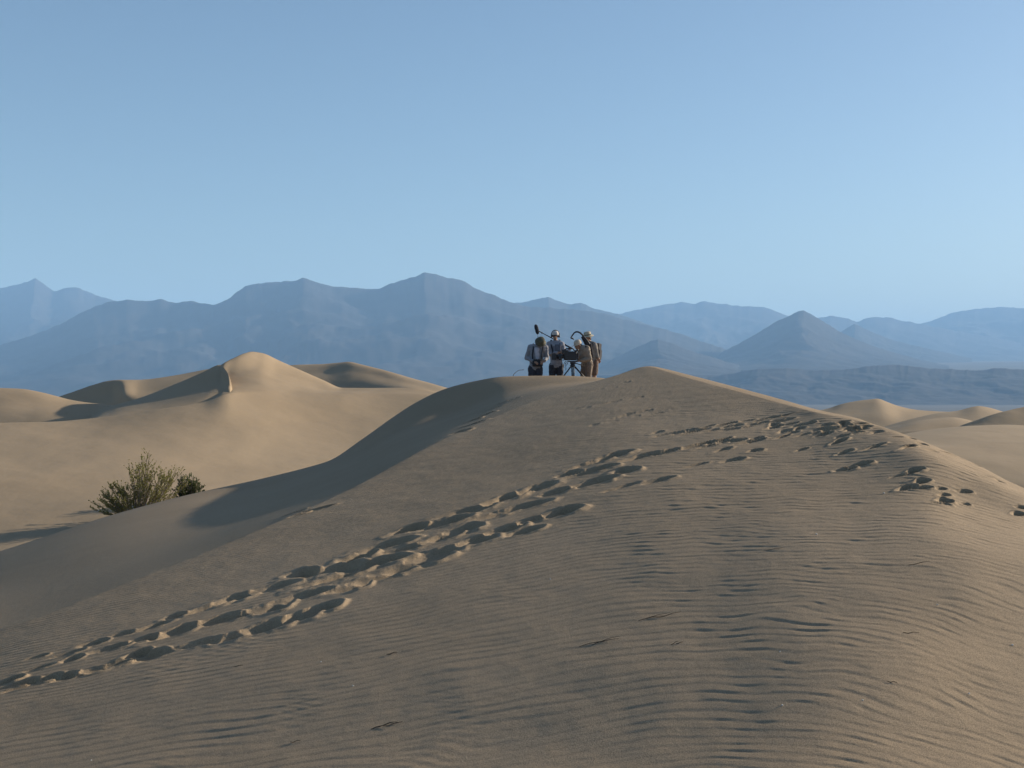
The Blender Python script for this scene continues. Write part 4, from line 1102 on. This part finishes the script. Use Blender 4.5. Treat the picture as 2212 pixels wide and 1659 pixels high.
# ------------------------------------------------------------------ small litter on the near sand
ORD = ['leftmost', 'second', 'third', 'fourth', 'fifth', 'sixth', 'seventh', 'eighth', 'ninth', 'tenth', 'eleventh', 'twelfth']
M_twig = new_mat('dry_twig', (0.07, 0.055, 0.042), .9, var=.3, scale=40)
M_pebble = new_mat('white_pebble', (0.72, 0.70, 0.66), .6, var=.1, scale=60)
c7 = lambda x, y: (1106 + x * .5, 1061.8 + y * .5)
rp_ = random.Random(3)
for n_, (x, y) in enumerate(sorted([c7(1160, 694), c7(1840, 487), c7(1315, 185), c7(1170, 925), c7(1605, 8), c7(1975, 870), c7(2165, 665), c7(165, 380), c7(1515, 900), c6(1385, 735), c6(1523, 838), c6(395, 1160)])):
    h = ground_hit(x, y)
    if not h: continue
    m = MB(); s = .0006 * h[1] * rp_.uniform(.7, 1.1) + .001
    m.ball((0, 0, 0), (s * 1.2, s, s * .7), None, 7, 5)
    o = m.build('pebble', M_pebble); gz = ground_z(h[0], h[1]); o.location = (h[0], h[1], gz + s * .35); o.rotation_euler = (0, 0, rp_.uniform(0, 3))
    tag(o, 'tiny white pebble on the near sand, %s' % ('leftmost of all' if n_ == 0 else ORD[n_] + ' of the pebbles from the left'), 'pebble', 'white pebbles on the sand')
for n_, ((x, y), ln, n) in enumerate(sorted([(c7(640, 540), .22, 3), (c7(375, 655), .18, 3), (c7(705, 660), .08, 2), (c7(1130, 250), .14, 1), (c7(1760, 312), .17, 1), (c7(1640, 825), .09, 1), (c7(1722, 612), .10, 1), (c6(1665, 1012), .15, 4), (c6(1700, 700), .09, 2), (c6(1030, 755), .07, 1), (c6(1275, 1082), .06, 1)])):
    h = ground_hit(x, y)
    if not h: continue
    m = MB()
    gz = ground_z(h[0], h[1])
    for k in range(n):
        a = rp_.uniform(-.35, .35); ox = rp_.uniform(-.3, .3) * ln * (n > 1); l = ln * rp_.uniform(.5, 1)
        pts = []
        for t in (-.5, -.2, .15, .5):
            qx = h[0] + ox + math.cos(a) * l * t; qy = h[1] + math.sin(a) * l * t + .01 * math.sin(t * 7 + k)
            pts.append(Vector((qx - h[0], qy - h[1], ground_z(qx, qy) - gz + .004 + .008 * (t + .5) * (k % 2))))
        m.tube(pts, [.0012, .0018, .0015, .0008], 5)
    o = m.build('twig', M_twig); o.location = (h[0], h[1], gz)
    tag(o, ('little tangle of thin dark dry twigs' if n > 1 else 'single thin dark dry twig') + ' on near sand, %s' % ('leftmost of all' if n_ == 0 else ORD[n_] + ' twig from the left'), 'twig', 'dry twigs on the sand')
#PEOPLE_END

# ------------------------------------------------------------------ the hazy desert air
hz = MB(); hz.box((0, 0, 820), (74000, 74000, 2010))
M_haze = bpy.data.materials.new('haze'); M_haze.use_nodes = True
nt = M_haze.node_tree
for n in list(nt.nodes):
    if n.type != 'OUTPUT_MATERIAL': nt.nodes.remove(n)
pv = nt.nodes.new('ShaderNodeVolumePrincipled')
pv.inputs['Color'].default_value = (0.36, 0.63, 1.0, 1)
pv.inputs['Density'].default_value = 5.4e-5
pv.inputs['Anisotropy'].default_value = 0.0
nt.links.new(pv.outputs['Volume'], nt.nodes['Material Output'].inputs['Volume'])
ho = hz.build('haze', M_haze, smooth_shade=False)
tag(ho, kind='stuff')
